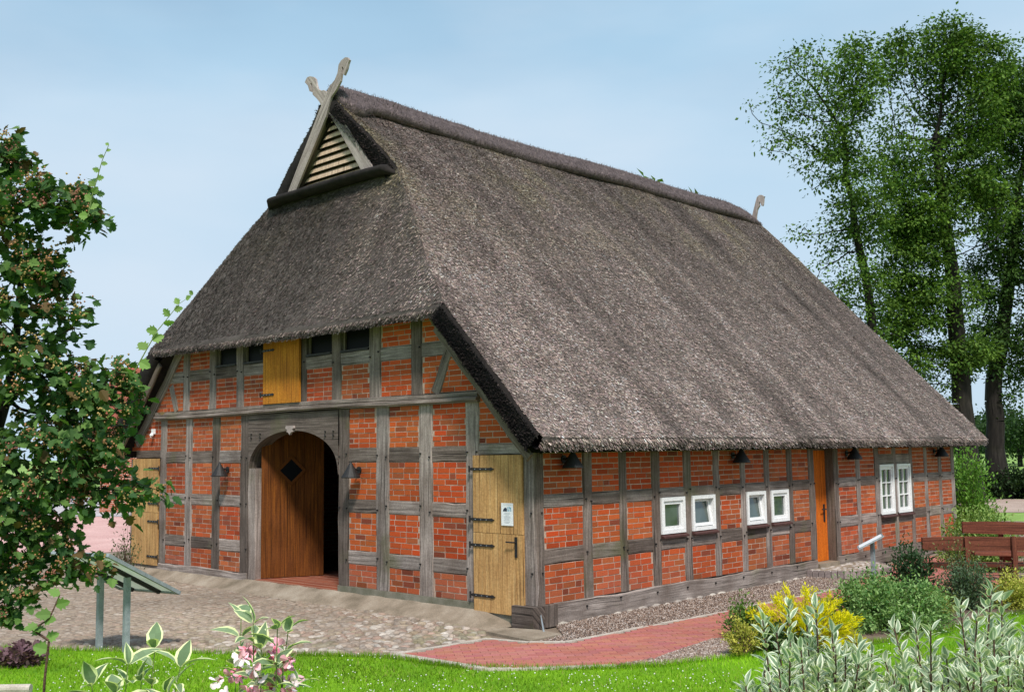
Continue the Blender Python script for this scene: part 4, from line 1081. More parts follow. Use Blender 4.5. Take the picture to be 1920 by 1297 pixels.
# ------------------------------------------------------------------ foliage tools
def tmpl(name):
    if name == 'lobed':
        h = [(0, 0), (.20, .06), (.30, .22), (.50, .34), (.33, .44), (.47, .66), (.26, .64), (.22, .84), (0, 1.0)]
    elif name == 'oval':
        h = [(0, 0), (.16, .18), (.25, .45), (.18, .75), (0, 1.0)]
    elif name == 'petal':
        h = [(0, 0), (.28, .35), (.42, .72), (.22, .98), (0, 1.0)]
    elif name == 'narrow':
        h = [(0, 0), (.12, .35), (0, 1.0)]
    elif name == 'tri':
        h = [(0, 0), (.32, .45), (0, 1.0)]
    return h
def leaves(name, P, D, U, S, C, shape='oval', fold=.12, droop=.15, mat='leaf', parent=None):
    """one mesh of leaves: each is two half-blades folded on the midrib"""
    h = tmpl(shape); n = len(P); D = unit(D); side_ = unit(np.cross(D, U)); N_ = unit(np.cross(side_, D))
    T = []; faces = []
    for sg in (1, -1):
        b = len(T); T += [(sg * x, y, abs(x) * fold - droop * y * y) for x, y in h]
        idx = list(range(b, b + len(h))); faces.append(idx if sg > 0 else idx[::-1])
    T = np.array(T); k = len(h)
    v = P[:, None] + S[:, None, None] * (T[None, :, 0:1] * side_[:, None] + T[None, :, 1:2] * D[:, None] + T[None, :, 2:3] * N_[:, None])
    F_ = (np.array(faces)[None] + (np.arange(n) * len(T))[:, None, None]).reshape(-1, k)
    cc = np.repeat(C, 2, 0); cc = cc * rng.uniform(.93, 1.07, (len(cc), 1))
    return np_mesh(name, v.reshape(-1, 3), F_, cc, (mat,), parent)
def edged_leaves(name, P, D, U, S, C, CE, parent=None, fold=.15, droop=.2, wid=.26, rim=.68):
    """pale-margined leaves: a green blade inside a cream rim, both real faces"""
    n = len(P); D = unit(D); side_ = unit(np.cross(D, U)); N_ = unit(np.cross(side_, D))
    ys = (0, .12, .32, .55, .78, 1.0); ws = (0, .55, .95, 1.0, .6, 0)
    T, f, e = [], [], []
    for sg in (1, -1):
        b = len(T)
        for y, w in zip(ys, ws):
            for q in (0, rim if 0 < y < 1 else 0, 1.0):
                x = sg * wid * w * q; T.append((x, y, abs(x) * fold * 2 - droop * y * y))
        for i in range(len(ys) - 1):
            for j in range(2):
                q = [b + i * 3 + j, b + i * 3 + j + 1, b + (i + 1) * 3 + j + 1, b + (i + 1) * 3 + j]; f.append(q if sg > 0 else q[::-1]); e.append(j)
    T = np.array(T); e = np.array(e); k = len(T)
    jw = rng.uniform(.8, 1.2, n); bend = rng.normal(0, .10, n)
    inner = np.array([(i % 3) == 1 for i in range(k)]); wob = np.where(inner[None], rng.uniform(.72, 1.16, (n, k)), 1.0)
    tx = T[None, :, 0] * jw[:, None] * wob + bend[:, None] * T[None, :, 1] ** 2
    v = P[:, None] + S[:, None, None] * (tx[..., None] * side_[:, None] + T[None, :, 1:2] * D[:, None] + T[None, :, 2:3] * N_[:, None])
    F_ = (np.array(f)[None] + (np.arange(n) * k)[:, None, None]).reshape(-1, 4)
    cc = np.where(e[None, :, None] > 0, CE[:, None], C[:, None]) * rng.uniform(.9, 1.1, (n, len(f), 1))
    return np_mesh(name, v.reshape(-1, 3), F_, cc.reshape(-1, 3), ('leaf',), parent)
def rand_dir(n): return unit(rng.normal(0, 1, (n, 3)))
def tubes(name, segs, mat, parent, k=5):
    """segs: list of (p0, p1, r0, r1)"""
    A = np.array([s[0] for s in segs]); B = np.array([s[1] for s in segs]); r0 = np.array([s[2] for s in segs]); r1 = np.array([s[3] for s in segs])
    d = unit(B - A); ref = np.where(np.abs(d[:, 2:3]) < .9, np.array([[0, 0, 1.]]), np.array([[1., 0, 0]])); a = unit(np.cross(d, ref)); b = np.cross(d, a)
    th = np.linspace(0, 2 * np.pi, k, endpoint=False); cs = np.cos(th)[None, :, None] * a[:, None] + np.sin(th)[None, :, None] * b[:, None]
    v = np.concatenate([A[:, None] + cs * r0[:, None, None], B[:, None] + cs * r1[:, None, None]], 1)
    f = np.array([(j, (j + 1) % k, k + (j + 1) % k, k + j) for j in range(k)])
    o = np_mesh(name, v.reshape(-1, 3), (f[None] + (np.arange(len(A)) * 2 * k)[:, None, None]).reshape(-1, 4), None, (mat,), parent, smooth=True)
    uv = o.data.uv_layers.new(name='UVMap'); L = np.linalg.norm(B - A, axis=1); z0 = A[:, 2]
    u = np.zeros((len(A), k, 4, 2), np.float32)
    for j in range(k):
        u[:, j, 0] = np.stack([z0, np.full(len(A), j * .1) + r0 * 0], 1); u[:, j, 1] = np.stack([z0, np.full(len(A), (j + 1) * .1)], 1)
        u[:, j, 2] = np.stack([z0 + L, np.full(len(A), (j + 1) * .1)], 1); u[:, j, 3] = np.stack([z0 + L, np.full(len(A), j * .1)], 1)
    uv.data.foreach_set('uv', u.ravel()); return o
def colonise(att, start, step, infl, kill, iters=90, wob=.12):
    """space colonisation: start = list of (point, parent index)"""
    N = [np.array(p, float) for p, _ in start]; par = [q for _, q in start]; att = np.array(att); alive = np.ones(len(att), bool)
    near = np.full(len(att), 1e9); who = np.zeros(len(att), int)
    def upd(i0):
        for i in range(i0, len(N)):
            d = np.linalg.norm(att - N[i], axis=1); m = d < near; near[m] = d[m]; who[m] = i
    upd(0); alive &= near > kill
    for _ in range(iters):
        act = alive & (near < infl)
        if not act.any():
            if not alive.any(): break
            j = np.argmin(np.where(alive, near, 1e9)); act = np.zeros(len(att), bool); act[j] = True
        n0 = len(N)
        for i in np.unique(who[act]):
            m = act & (who == i); d = unit(att[m] - N[i]).sum(0); d = d / (np.linalg.norm(d) + 1e-9) + rng.normal(0, wob, 3); d /= np.linalg.norm(d)
            q = N[i] + d * step
            N.append(q); par.append(i)
        upd(n0); alive &= near > kill
        if len(N) > 9000: break
    return np.array(N), np.array(par)
def radii(N, par, tip, ex=2.4, cap=None):
    n = len(N); acc = np.zeros(n); kids = np.zeros(n, int)
    for i in range(n):
        if par[i] >= 0: kids[par[i]] += 1
    for i in range(n - 1, -1, -1):
        if kids[i] == 0: acc[i] = tip ** ex
        if par[i] >= 0: acc[par[i]] += acc[i]
    r = acc ** (1 / ex)
    if cap: r = np.minimum(r, cap)
    return r, kids
def skeleton(N, par, r):
    big_ = {}
    for i, p in enumerate(par):
        if p >= 0 and (p not in big_ or r[i] > r[big_[p]]): big_[p] = i
    return [(N[p], N[i], r[p] if big_[p] == i else min(r[p], r[i] * 1.15), r[i]) for i, p in enumerate(par) if p >= 0]

# ------------------------------------------------------------------ the tall trees behind the house
def in_blobs(blobs, d, spread, n):
    P = []
    for (px, py, rx, ry, w) in blobs:
        k = int(n * w); s = rand_dir(k) * (rng.uniform(0, 1, (k, 1)) ** .4); q = d / FPX
        c = at(px, py, d)
        P.append(c + s[:, :1] * rx * q * _r + s[:, 1:2] * ry * q * _u + s[:, 2:] * spread * (rx + ry) / 2 * q * np.array((_f[0], _f[1], 0)))
    return np.concatenate(P)
def tall_tree(label, base_px, d, trunk, blobs, natt, tipr, cap, nleaf, lsize, cols, sparse=None, ymin=None):
    base = at(base_px, 900, d); base[2] = -.1
    t = thing('tree', tuple(base), label, 'tree', 'tall trees behind the house')
    start = [(base, -1)]
    for px, py, dd in trunk:
        start.append((at(px, py, d + dd), len(start) - 1))
    dense = [start[0]]; 
    for (p, _), (q, _) in zip(start[:-1], start[1:]):
        p, q = np.array(p), np.array(q); k = max(1, int(np.linalg.norm(q - p) / .9))
        for i in range(1, k + 1): dense.append((p + (q - p) * i / k + rng.normal(0, .05, 3), len(dense) - 1))
    att = in_blobs(blobs, d, .8, natt)
    N, par = colonise(att, dense, .48, 6.0, .62, 90); print(label[:20], len(N))
    r, kids = radii(N, par, tipr, 2.3, cap); nd = len(dense)
    for i in range(nd): r[i] = max(r[i], cap * (.30 + .70 * (1 - i / nd)) * (1.5 if i == 0 else 1.12 if i == 1 else 1))
    seg = skeleton(N, par, r); tubes('trunk', seg, 'bark', t, 7)
    tw = np.where(r < tipr * 2.6)[0]; tw = tw[tw >= nd]
    P, S, C, D = [], [], [], []
    clump = rng.uniform(.45, 1.5, len(N)); dens = np.array([max(0, 1.25 + 2.5 * noise.noise(Vector(q * .38))) for q in N])
    for i in tw:
        p = N[i]; k = nleaf * (1.5 if kids[i] == 0 else .9)
        if sparse is not None: k *= sparse(p)
        k = rng.poisson(k * dens[i])
        if k == 0: continue
        off = rng.normal(0, .24, (k, 3)) * (1.1, 1.1, .7); P.append(p + off); C.append(np.full(k, clump[i])); D.append(unit(off + (0, 0, -.1)))
    P = np.concatenate(P); n = len(P); D = unit(np.concatenate(D) + rng.normal(0, .5, (n, 3))); cl = np.concatenate(C)[:, None]
    U = unit(np.array((0, 0, 1.)) + rng.normal(0, .45, (n, 3))); S = rng.uniform(.6, 1.25, n) * lsize
    w = rng.uniform(0, 1, (n, 1)); col = (np.array(cols[0]) * (1 - w) + np.array(cols[1]) * w) * (.5 + .5 * cl)
    leaves('crown', P, D, U, S, col, 'tri', .2, .2, 'leaf', t)
    return t
GA = ((.030, .082, .014), (.150, .25, .040))
tall_tree('slim loose-crowned tree nearest the roof, with bare twigs reaching left', 1636, 43, [(1634, 640, 0), (1628, 520, 0), (1600, 420, 0), (1590, 330, 0), (1580, 240, 0)],
          [(1530, 150, 75, 70, .10), (1600, 150, 60, 80, .10), (1480, 180, 45, 70, .055), (1470, 240, 40, 60, .04), (1560, 290, 70, 90, .13), (1610, 380, 70, 110, .15), (1600, 540, 75, 70, .14), (1560, 450, 60, 50, .05),
           (1640, 650, 60, 70, .10), (1510, 440, 30, 25, .015), (1555, 530, 40, 50, .06), (1680, 720, 40, 40, .04), (1440, 215, 35, 25, .014), (1465, 130, 30, 40, .014), (1430, 260, 25, 30, .008), (1410, 190, 15, 15, .004), (1500, 90, 30, 25, .012)], 2800, .014, .28, 62, .155, GA,
          lambda p: .30 if (p - CAM) @ _r / ((p - CAM) @ _f) * FPX + 960 < 1560 else 1.0)
tall_tree('broad tree with a thick straight trunk standing just past the house', 1817, 45, [(1806, 760, 0), (1796, 640, 0), (1785, 520, 0), (1770, 400, 0), (1755, 260, 0)],
          [(1700, 130, 60, 70, .12), (1770, 110, 80, 75, .15), (1850, 130, 60, 70, .09), (1800, 230, 100, 90, .17), (1700, 280, 60, 110, .12), (1740, 420, 90, 90, .15), (1830, 400, 70, 100, .10), (1760, 560, 90, 70, .14),
           (1690, 590, 50, 60, .07), (1720, 680, 60, 40, .07), (1740, 745, 35, 30, .025), (1800, 660, 70, 45, .08), (1690, 500, 50, 60, .07), (1775, 330, 60, 80, .08)], 4600, .014, .50, 72, .165, GA)
tall_tree('dark tree with a forked trunk, rightmost behind the benches', 1872, 47, [(1866, 790, 0), (1862, 710, 0), (1885, 600, 0), (1900, 470, 0), (1915, 330, 0)],
          [(1890, 200, 70, 90, .12), (1960, 250, 80, 120, .14), (1900, 350, 70, 90, .13), (1940, 480, 80, 100, .16), (1870, 520, 60, 70, .11), (1900, 620, 80, 50, .14), (2000, 400, 80, 200, .12), (1850, 640, 50, 40, .06), (1895, 740, 35, 40, .04), (1880, 440, 50, 60, .08), (1910, 680, 50, 40, .06)],
          4200, .014, .46, 72, .165, ((.022, .06, .014), (.075, .14, .030)))

# small trees far behind, whose tops show over the ridge
def far_tree(label, px, py, d, rx, n, cols, group):
    c = at(px, py, d); h = c[2]; b_ = (c[0], c[1], -.1)
    t = thing('tree', b_, label, 'tree', group)
    tubes('trunk', [(np.array(b_), np.array((c[0], c[1], h * .5)), .28, .22), (np.array((c[0], c[1], h * .5)), np.array((c[0], c[1], h * .92)), .22, .05)], 'bark', t, 7)
    cl = rng.normal(0, 1, (60, 3)); cl = unit(cl) * rng.uniform(.35, 1, (60, 1)); cc = np.array((c[0], c[1], h * .68)) + cl * (rx, rx, h * .31)
    P = np.repeat(cc, n // 60, 0); k = len(P); P = P + rng.normal(0, rx * .16, (k, 3))
    w = rng.uniform(0, 1, (k, 1)); col = np.array(cols[0]) * (1 - w) + np.array(cols[1]) * w
    leaves('crown', P, rand_dir(k), unit(rng.normal(0, .5, (k, 3)) + (0, 0, 1)), rng.uniform(.25, .5, k), col, 'tri', .2, .1, 'leaf', t)
far_tree('tree behind the house whose green tip shows over the ridge', 1196, 333, 40, 1.4, 4000, ((.05, .12, .02), (.14, .24, .05)), 'trees far behind the house')
far_tree('tree behind the house barely topping the ridge near its rear end', 1272, 366, 44, 1.9, 4000, ((.05, .10, .02), (.13, .19, .06)), 'trees far behind the house')
far_tree('dark round tree at the far edge of the meadow on the right', 1908, 785, 115, 5.5, 5000, ((.015, .04, .012), (.04, .08, .02)), 'trees beyond the meadow')
far_tree('wide dark tree beyond the meadow, half hidden by the thick trunks', 1850, 795, 130, 7, 5000, ((.015, .04, .012), (.04, .08, .02)), 'trees beyond the meadow')
# distant wood as one mass
k = 9000; a = rng.uniform(-60, 120, k); base = np.array((-90., 330.)); dirv = np.array((.75, .66))
P = np.stack([base[0] + dirv[0] * a + rng.normal(0, 3, k), base[1] + dirv[1] * a + rng.normal(0, 3, k), rng.uniform(0, 1, k) * (9 + 3 * np.sin(a * .21) + 2 * np.sin(a * .57))], 1)
o = leaves('distant_wood', P, rand_dir(k), rand_dir(k), rng.uniform(1.2, 2.6, k), np.array((.022, .05, .02)) * rng.uniform(.6, 1.5, (k, 1)), 'tri')
tag(o, 'dark wood along the horizon behind the green meadow', 'wood', kind='stuff')

# ------------------------------------------------------------------ shrubs
def shrub(name, label, base, rad3, n, shape, size, cols, nstem=26, up=.6, edge=None, stem='stem', cat='shrub', group=None, clump=.07, hang=0.0, low=.15):
    base = np.array(base, float); rad3 = np.array(rad3, float)
    t = thing(name, tuple(base), label, cat, group); seg = []
    th = rng.uniform(0, 2 * np.pi, nstem); el = np.arcsin(rng.uniform(low, 1, nstem)); rr = rng.uniform(.72, 1.08, nstem)
    tip = base + np.stack([np.cos(th) * np.cos(el), np.sin(th) * np.cos(el), np.sin(el)], 1) * rr[:, None] * rad3
    P, D = [], []
    per = max(1, n // nstem)
    for q in tip:
        p0 = base + (q - base) * (.12, .12, 0) ; mid = (p0 + q) / 2 + (0, 0, rad3[2] * .12)
        pts = [(1 - s) ** 2 * p0 + 2 * s * (1 - s) * mid + s * s * q for s in np.linspace(0, 1, 6)]
        for i in range(5): seg.append((pts[i], pts[i + 1], .008 * (1 - i / 6), .008 * (1 - (i + 1) / 6)))
        s = 1 - rng.uniform(0, 1, per) ** 1.6 * .85; s = s[:, None]
        c = (1 - s) ** 2 * p0 + 2 * s * (1 - s) * mid + s * s * q
        P.append(c + rng.normal(0, clump, (per, 3)) * (.4 + .6 * s)); D.append(unit(unit(q - base) * up + rng.normal(0, .55, (per, 3)) + (0, 0, .25 - hang)))
    P = np.concatenate(P); D = np.concatenate(D); k = len(P); P[:, 2] = np.maximum(P[:, 2], base[2] + .02)
    tubes('stems', seg, stem, t, 5)
    w = rng.uniform(0, 1, (k, 1)); col = np.array(cols[0]) * (1 - w) + np.array(cols[1]) * w
    U = unit(np.array((0, 0, 1.)) + rng.normal(0, .4, (k, 3))); S = rng.uniform(.65, 1.25, k) * size
    if edge is None: leaves('foliage', P, D, U, S, col, shape, .15, .15, 'leaf', t)
    else: edged_leaves('foliage', P, D, U, S, col, np.array(edge) * rng.uniform(.85, 1.1, (k, 1)), t)
    return t
def gpt(px, py, d, z=-.05): p = at(px, py, d); p[2] = z; return p
YEL = ((.55, .50, .006), (.88, .78, .012))
shrub('golden_shrub', 'bright yellow feathery shrub in the bed behind the white-edged foliage', gpt(1508, 1200, 12.4), (.72, .62, .68), 15000, 'narrow', .050, YEL, 120, 1.1, clump=.022, low=.02)
shrub('golden_shrub', 'small yellow-speckled round shrub at the end of the brick path', gpt(1393, 1215, 11.9), (.22, .22, .42), 2200, 'oval', .030, ((.22, .24, .04), (.64, .58, .12)), 30, .7, clump=.03)
shrub('green_shrub', 'loose green shrub between the brick path and the yellow shrub', gpt(1405, 1170, 13.0), (.30, .30, .50), 1900, 'oval', .045, ((.07, .14, .025), (.17, .27, .06)), 24, clump=.06)
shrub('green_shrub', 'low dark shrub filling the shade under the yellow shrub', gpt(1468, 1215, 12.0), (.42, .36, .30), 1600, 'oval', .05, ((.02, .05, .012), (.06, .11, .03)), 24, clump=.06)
shrub('rose_bush', 'broad low green bush in the middle of the flower bed', gpt(1662, 1180, 13.9), (.86, .95, .60), 15000, 'oval', .050, ((.06, .16, .035), (.30, .44, .16)), 90, .4, clump=.07, low=.02)
shrub('rose_bush', 'low green bush with yellowish tips near the lawn edge', gpt(1752, 1160, 14.3), (.34, .40, .34), 2600, 'oval', .045, ((.08, .12, .03), (.34, .36, .09)), 40, .5, clump=.06)
shrub('holly', 'dark glossy shrub standing below the small reading stand', gpt(1708, 1110, 15.6), (.38, .38, 1.0), 4600, 'oval', .055, ((.016, .045, .018), (.055, .10, .04)), 44, .6, clump=.07)
shrub('grey_shrub', 'grey-green airy shrub in front of the curved bench', gpt(1815, 1140, 15.2), (.44, .44, .62), 4600, 'oval', .042, ((.045, .085, .045), (.14, .20, .11)), 50, .6, clump=.08)
shrub('golden_shrub', 'yellow-green shrub at the right edge of the bed', gpt(1905, 1140, 15.2), (.34, .40, .46), 4200, 'oval', .040, ((.28, .32, .05), (.58, .56, .13)), 44, .6, clump=.06)
shrub('twiggy_shrub', 'thin twiggy shrub growing through the front of the bench', gpt(1800, 1100, 15.8), (.50, .36, .95), 1100, 'oval', .04, ((.08, .10, .04), (.24, .22, .08)), 34, .6, clump=.05)
shrub('twiggy_shrub', 'sparse reddish shrub right of the bench posts', gpt(1890, 1110, 15.7), (.40, .36, .60), 1000, 'oval', .035, ((.07, .07, .04), (.18, .16, .08)), 26, .6, clump=.05)
shrub('light_shrub', 'light green spreading shrub behind the benches', gpt(1840, 1000, 20.0), (.80, .70, 1.15), 9000, 'oval', .070, ((.11, .21, .04), (.32, .42, .13)), 70, .5, clump=.10, low=.0)
shrub('upright_shrub', 'upright bright green shrub at the far corner of the house', gpt(1816, 950, 27.5), (.75, .75, 2.25), 5200, 'oval', .09, ((.06, .16, .02), (.17, .32, .05)), 60, .9, clump=.12)
shrub('twiggy_shrub', 'thin shrub beyond the left plank door', gpt(238, 1030, 20.5), (.35, .35, 1.1), 500, 'oval', .05, ((.05, .08, .03), (.13, .16, .07)), 30, .8, clump=.06)
shrub('purple_plant', 'low dusky purple plant at the lawn edge on the far left', gpt(38, 1215, 12.0), (.26, .22, .22), 700, 'lobed', .07, ((.11, .055, .075), (.22, .13, .15)), 24, .5, clump=.04)
t = shrub('hedge', 'dark clipped hedge beside the meadow behind the tall trees', gpt(1895, 920, 47), (5.0, 1.8, 1.15), 20000, 'oval', .15, ((.010, .025, .008), (.03, .06, .018)), 120, .5, clump=.22, cat='hedge', low=.0)

# ------------------------------------------------------------------ foreground: white-edged dogwoods
def stems_plant(name, label, base, tips, node, lsize, col, edge, cat, leaf_from=.35, droop=.25, stemmat='stem', rstem=.006, pair_out=.9, group=None, leaf_kw={}):
    base = np.array(base, float); t = thing(name, tuple(base), label, cat, group); seg = []; P, D = [], []
    for q in tips:
        q = np.array(q, float); p0 = base + np.append(rng.normal(0, .07, 2), 0); mid = p0 * .35 + q * .65 + np.array((0, 0, .10)) + np.append((p0 - q)[:2] * .15, 0)
        L = np.linalg.norm(q - p0); k = max(8, int(L / node)); ss = np.linspace(0, 1, k + 1)[:, None]
        c = (1 - ss) ** 2 * p0 + 2 * ss * (1 - ss) * mid + ss * ss * q
        for i in range(k): seg.append((c[i], c[i + 1], rstem * (1.05 - ss[i, 0] * .75), rstem * (1.05 - ss[i + 1, 0] * .75)))
        ph = rng.uniform(0, 3.14)
        for i in range(1, k + 1):
            if ss[i, 0] < leaf_from: continue
            ax = unit(c[i] - c[i - 1]); a = ph + i * 1.57; s1 = unit(np.cross(ax, (.3, .2, 1.) if abs(ax[2]) < .95 else (1, 0, 0))); s2 = np.cross(ax, s1)
            for sg in (1, -1):
                if rng.uniform() < .08: continue
                o = (math.cos(a) * s1 + math.sin(a) * s2) * sg; up_ = .35 + 1.1 * max(0, (ss[i, 0] - .75) / .25)
                P.append(c[i] + o * .004); D.append(unit(o * pair_out + ax * up_ + rng.normal(0, .22, 3)))
        P.append(c[k]); D.append(unit(ax + rng.normal(0, .15, 3)))
    P, D = np.array(P), np.array(D); n = len(P)
    tubes('stems', seg, stemmat, t, 6)
    U = unit(np.array((0, 0, 1.)) + rng.normal(0, .35, (n, 3))); S = rng.uniform(.62, 1.2, n) * lsize
    w = rng.uniform(0, 1, (n, 1)); C = np.array(col[0]) * (1 - w) + np.array(col[1]) * w; E_ = np.array(edge) * rng.uniform(.82, 1.08, (n, 1))
    edged_leaves('foliage', P, D, U, S, C, E_, t, droop=droop, **leaf_kw)
    return t
DOG = ((.18, .27, .17), (.36, .44, .32)); CREAM = (.78, .80, .66)
def tips_px(lst, d0, d1, extra, jit=30, down=90):
    T = []
    for px, py in lst:
        T.append(at(px, py, rng.uniform(d0, d1)))
        for _ in range(extra): T.append(at(px + rng.normal(0, jit), py + abs(rng.normal(0, down)) + 12, rng.uniform(d0, d1)))
    return T
DK = dict(wid=.20, rim=.56)
stems_plant('dogwood', 'white-edged dogwood whose tall shoots hide part of the yellow shrub', gpt(1530, 1250, 2.75),
            tips_px([(1430, 1162), (1478, 1136), (1512, 1162), (1530, 1142), (1560, 1185), (1455, 1185)], 2.5, 2.8, 0)
            + tips_px([(1398, 1285), (1475, 1225), (1520, 1205), (1565, 1200), (1605, 1205), (1635, 1225), (1455, 1262), (1500, 1240), (1560, 1235), (1610, 1245)], 2.35, 3.0, 10, 30, 45), .018, .035, DOG, CREAM, 'dogwood', .60, leaf_kw=DK)
stems_plant('dogwood', 'white-edged dogwood with the tallest shoots, in the right corner', gpt(1810, 1250, 2.7),
            tips_px([(1676, 1178), (1715, 1165), (1745, 1182), (1800, 1140), (1858, 1108), (1878, 1125), (1832, 1155), (1895, 1172)], 2.4, 2.8, 0)
            + tips_px([(1660, 1240), (1715, 1225), (1775, 1235), (1830, 1190), (1860, 1175), (1885, 1180), (1930, 1185), (1970, 1200), (1920, 1220), (1800, 1235), (1700, 1250)], 2.3, 3.0, 10, 30, 45), .018, .035, DOG, CREAM, 'dogwood', .60, leaf_kw=DK)

# variegated weigelas with pink flowers
def weigela(label, base, tips, nflow, pink, lsize):
    t = stems_plant('weigela', label, base, tips, .070, lsize, ((.13, .20, .105), (.25, .33, .20)), (.84, .86, .50), 'weigela', .62, .55, 'stem_green', .0045, 1.25)
    for _ in range(nflow):
        P, D, C = [], [], []
        q = np.array(tips[rng.integers(len(tips))]); c = q + rng.normal(0, .030, 3) - np.array((0, 0, rng.uniform(.05, .20)))
        ax = unit(rng.normal(0, .6, 3) + (0, 0, .35) - _f * .5); s1 = unit(np.cross(ax, (.2, .5, 1.))); s2 = np.cross(ax, s1); col = np.array(pink[0]) * rng.uniform(.85, 1.1) if rng.uniform() < .55 else np.array(pink[1]) * rng.uniform(.85, 1.1)
        for k in range(5):
            a = k * 1.2566; o = math.cos(a) * s1 + math.sin(a) * s2
            P.append(c + o * .003 + ax * .010); D.append(unit(o * .75 + ax * .6)); C.append(col)
        for k in range(4):
            a = k * 1.57; o = math.cos(a) * s1 + math.sin(a) * s2; P.append(c - ax * .012 + o * .002); D.append(unit(ax + o * .25)); C.append(col * (.95, .62, .68))
        n = len(P); U = unit(rng.normal(0, 1, (n, 3)))
        leaves('flower', np.array(P), np.array(D), U, rng.uniform(.015, .022, n), np.array(C), 'petal', .3, -.1, 'petal', t)
    return t
PK = ((.85, .72, .74), (.78, .36, .46))
weigela('cream-edged weigela with a few pale pink flowers, left of centre foreground', gpt(255, 1250, 2.7), tips_px([(172, 1285), (240, 1245), (290, 1215), (338, 1250), (265, 1275), (215, 1300), (310, 1295)], 2.5, 2.85, 0), 14, PK, .064)
weigela('cream-edged weigela covered in pink flowers, taller and right of its twin', gpt(490, 1250, 2.7), tips_px([(452, 1160), (475, 1168), (520, 1178), (540, 1185), (490, 1215), (445, 1245), (530, 1250), (480, 1262), (555, 1285)], 2.5, 2.8, 0), 70, PK, .062)

# thin seedling on the far left
def sapling(label, pts, lsize, col, name='sapling', nleaf=9, base=None, d=3.0):
    q = [at(px, py, d) for px, py in pts]; b_ = q[0].copy(); b_[2] = -.05
    t = thing(name, tuple(b_), label, 'sapling'); chain = [b_] + q; seg = []
    for i in range(len(chain) - 1): seg.append((chain[i], chain[i + 1], .005 - .0035 * i / len(chain), .005 - .0035 * (i + 1) / len(chain)))
    tubes('stem', seg, 'stem', t, 6); P, D = [], []
    for i in range(nleaf):
        s = .35 + .65 * i / (nleaf - 1); f_ = s * (len(q) - 1); j = min(int(f_), len(q) - 2); p = q[j] + (q[j + 1] - q[j]) * (f_ - j)
        P.append(p); D.append(unit(_r * (1 if i % 2 else -1) + rng.normal(0, .3, 3) + (0, 0, .2)))
    n = len(P); leaves('foliage', np.array(P), np.array(D), unit(rng.normal(0, .4, (n, 3)) - _f + (0, 0, .5)), rng.uniform(.7, 1.2, n) * lsize, np.array(col) * rng.uniform(.8, 1.2, (n, 1)), 'lobed', .15, .15, 'leaf', t)
sapling('thin young shoot with few leaves rising on the far left of the lawn', [(80, 1330), (84, 1270), (92, 1200), (60, 1180), (92, 1160), (112, 1115)], .04, (.14, .24, .06))

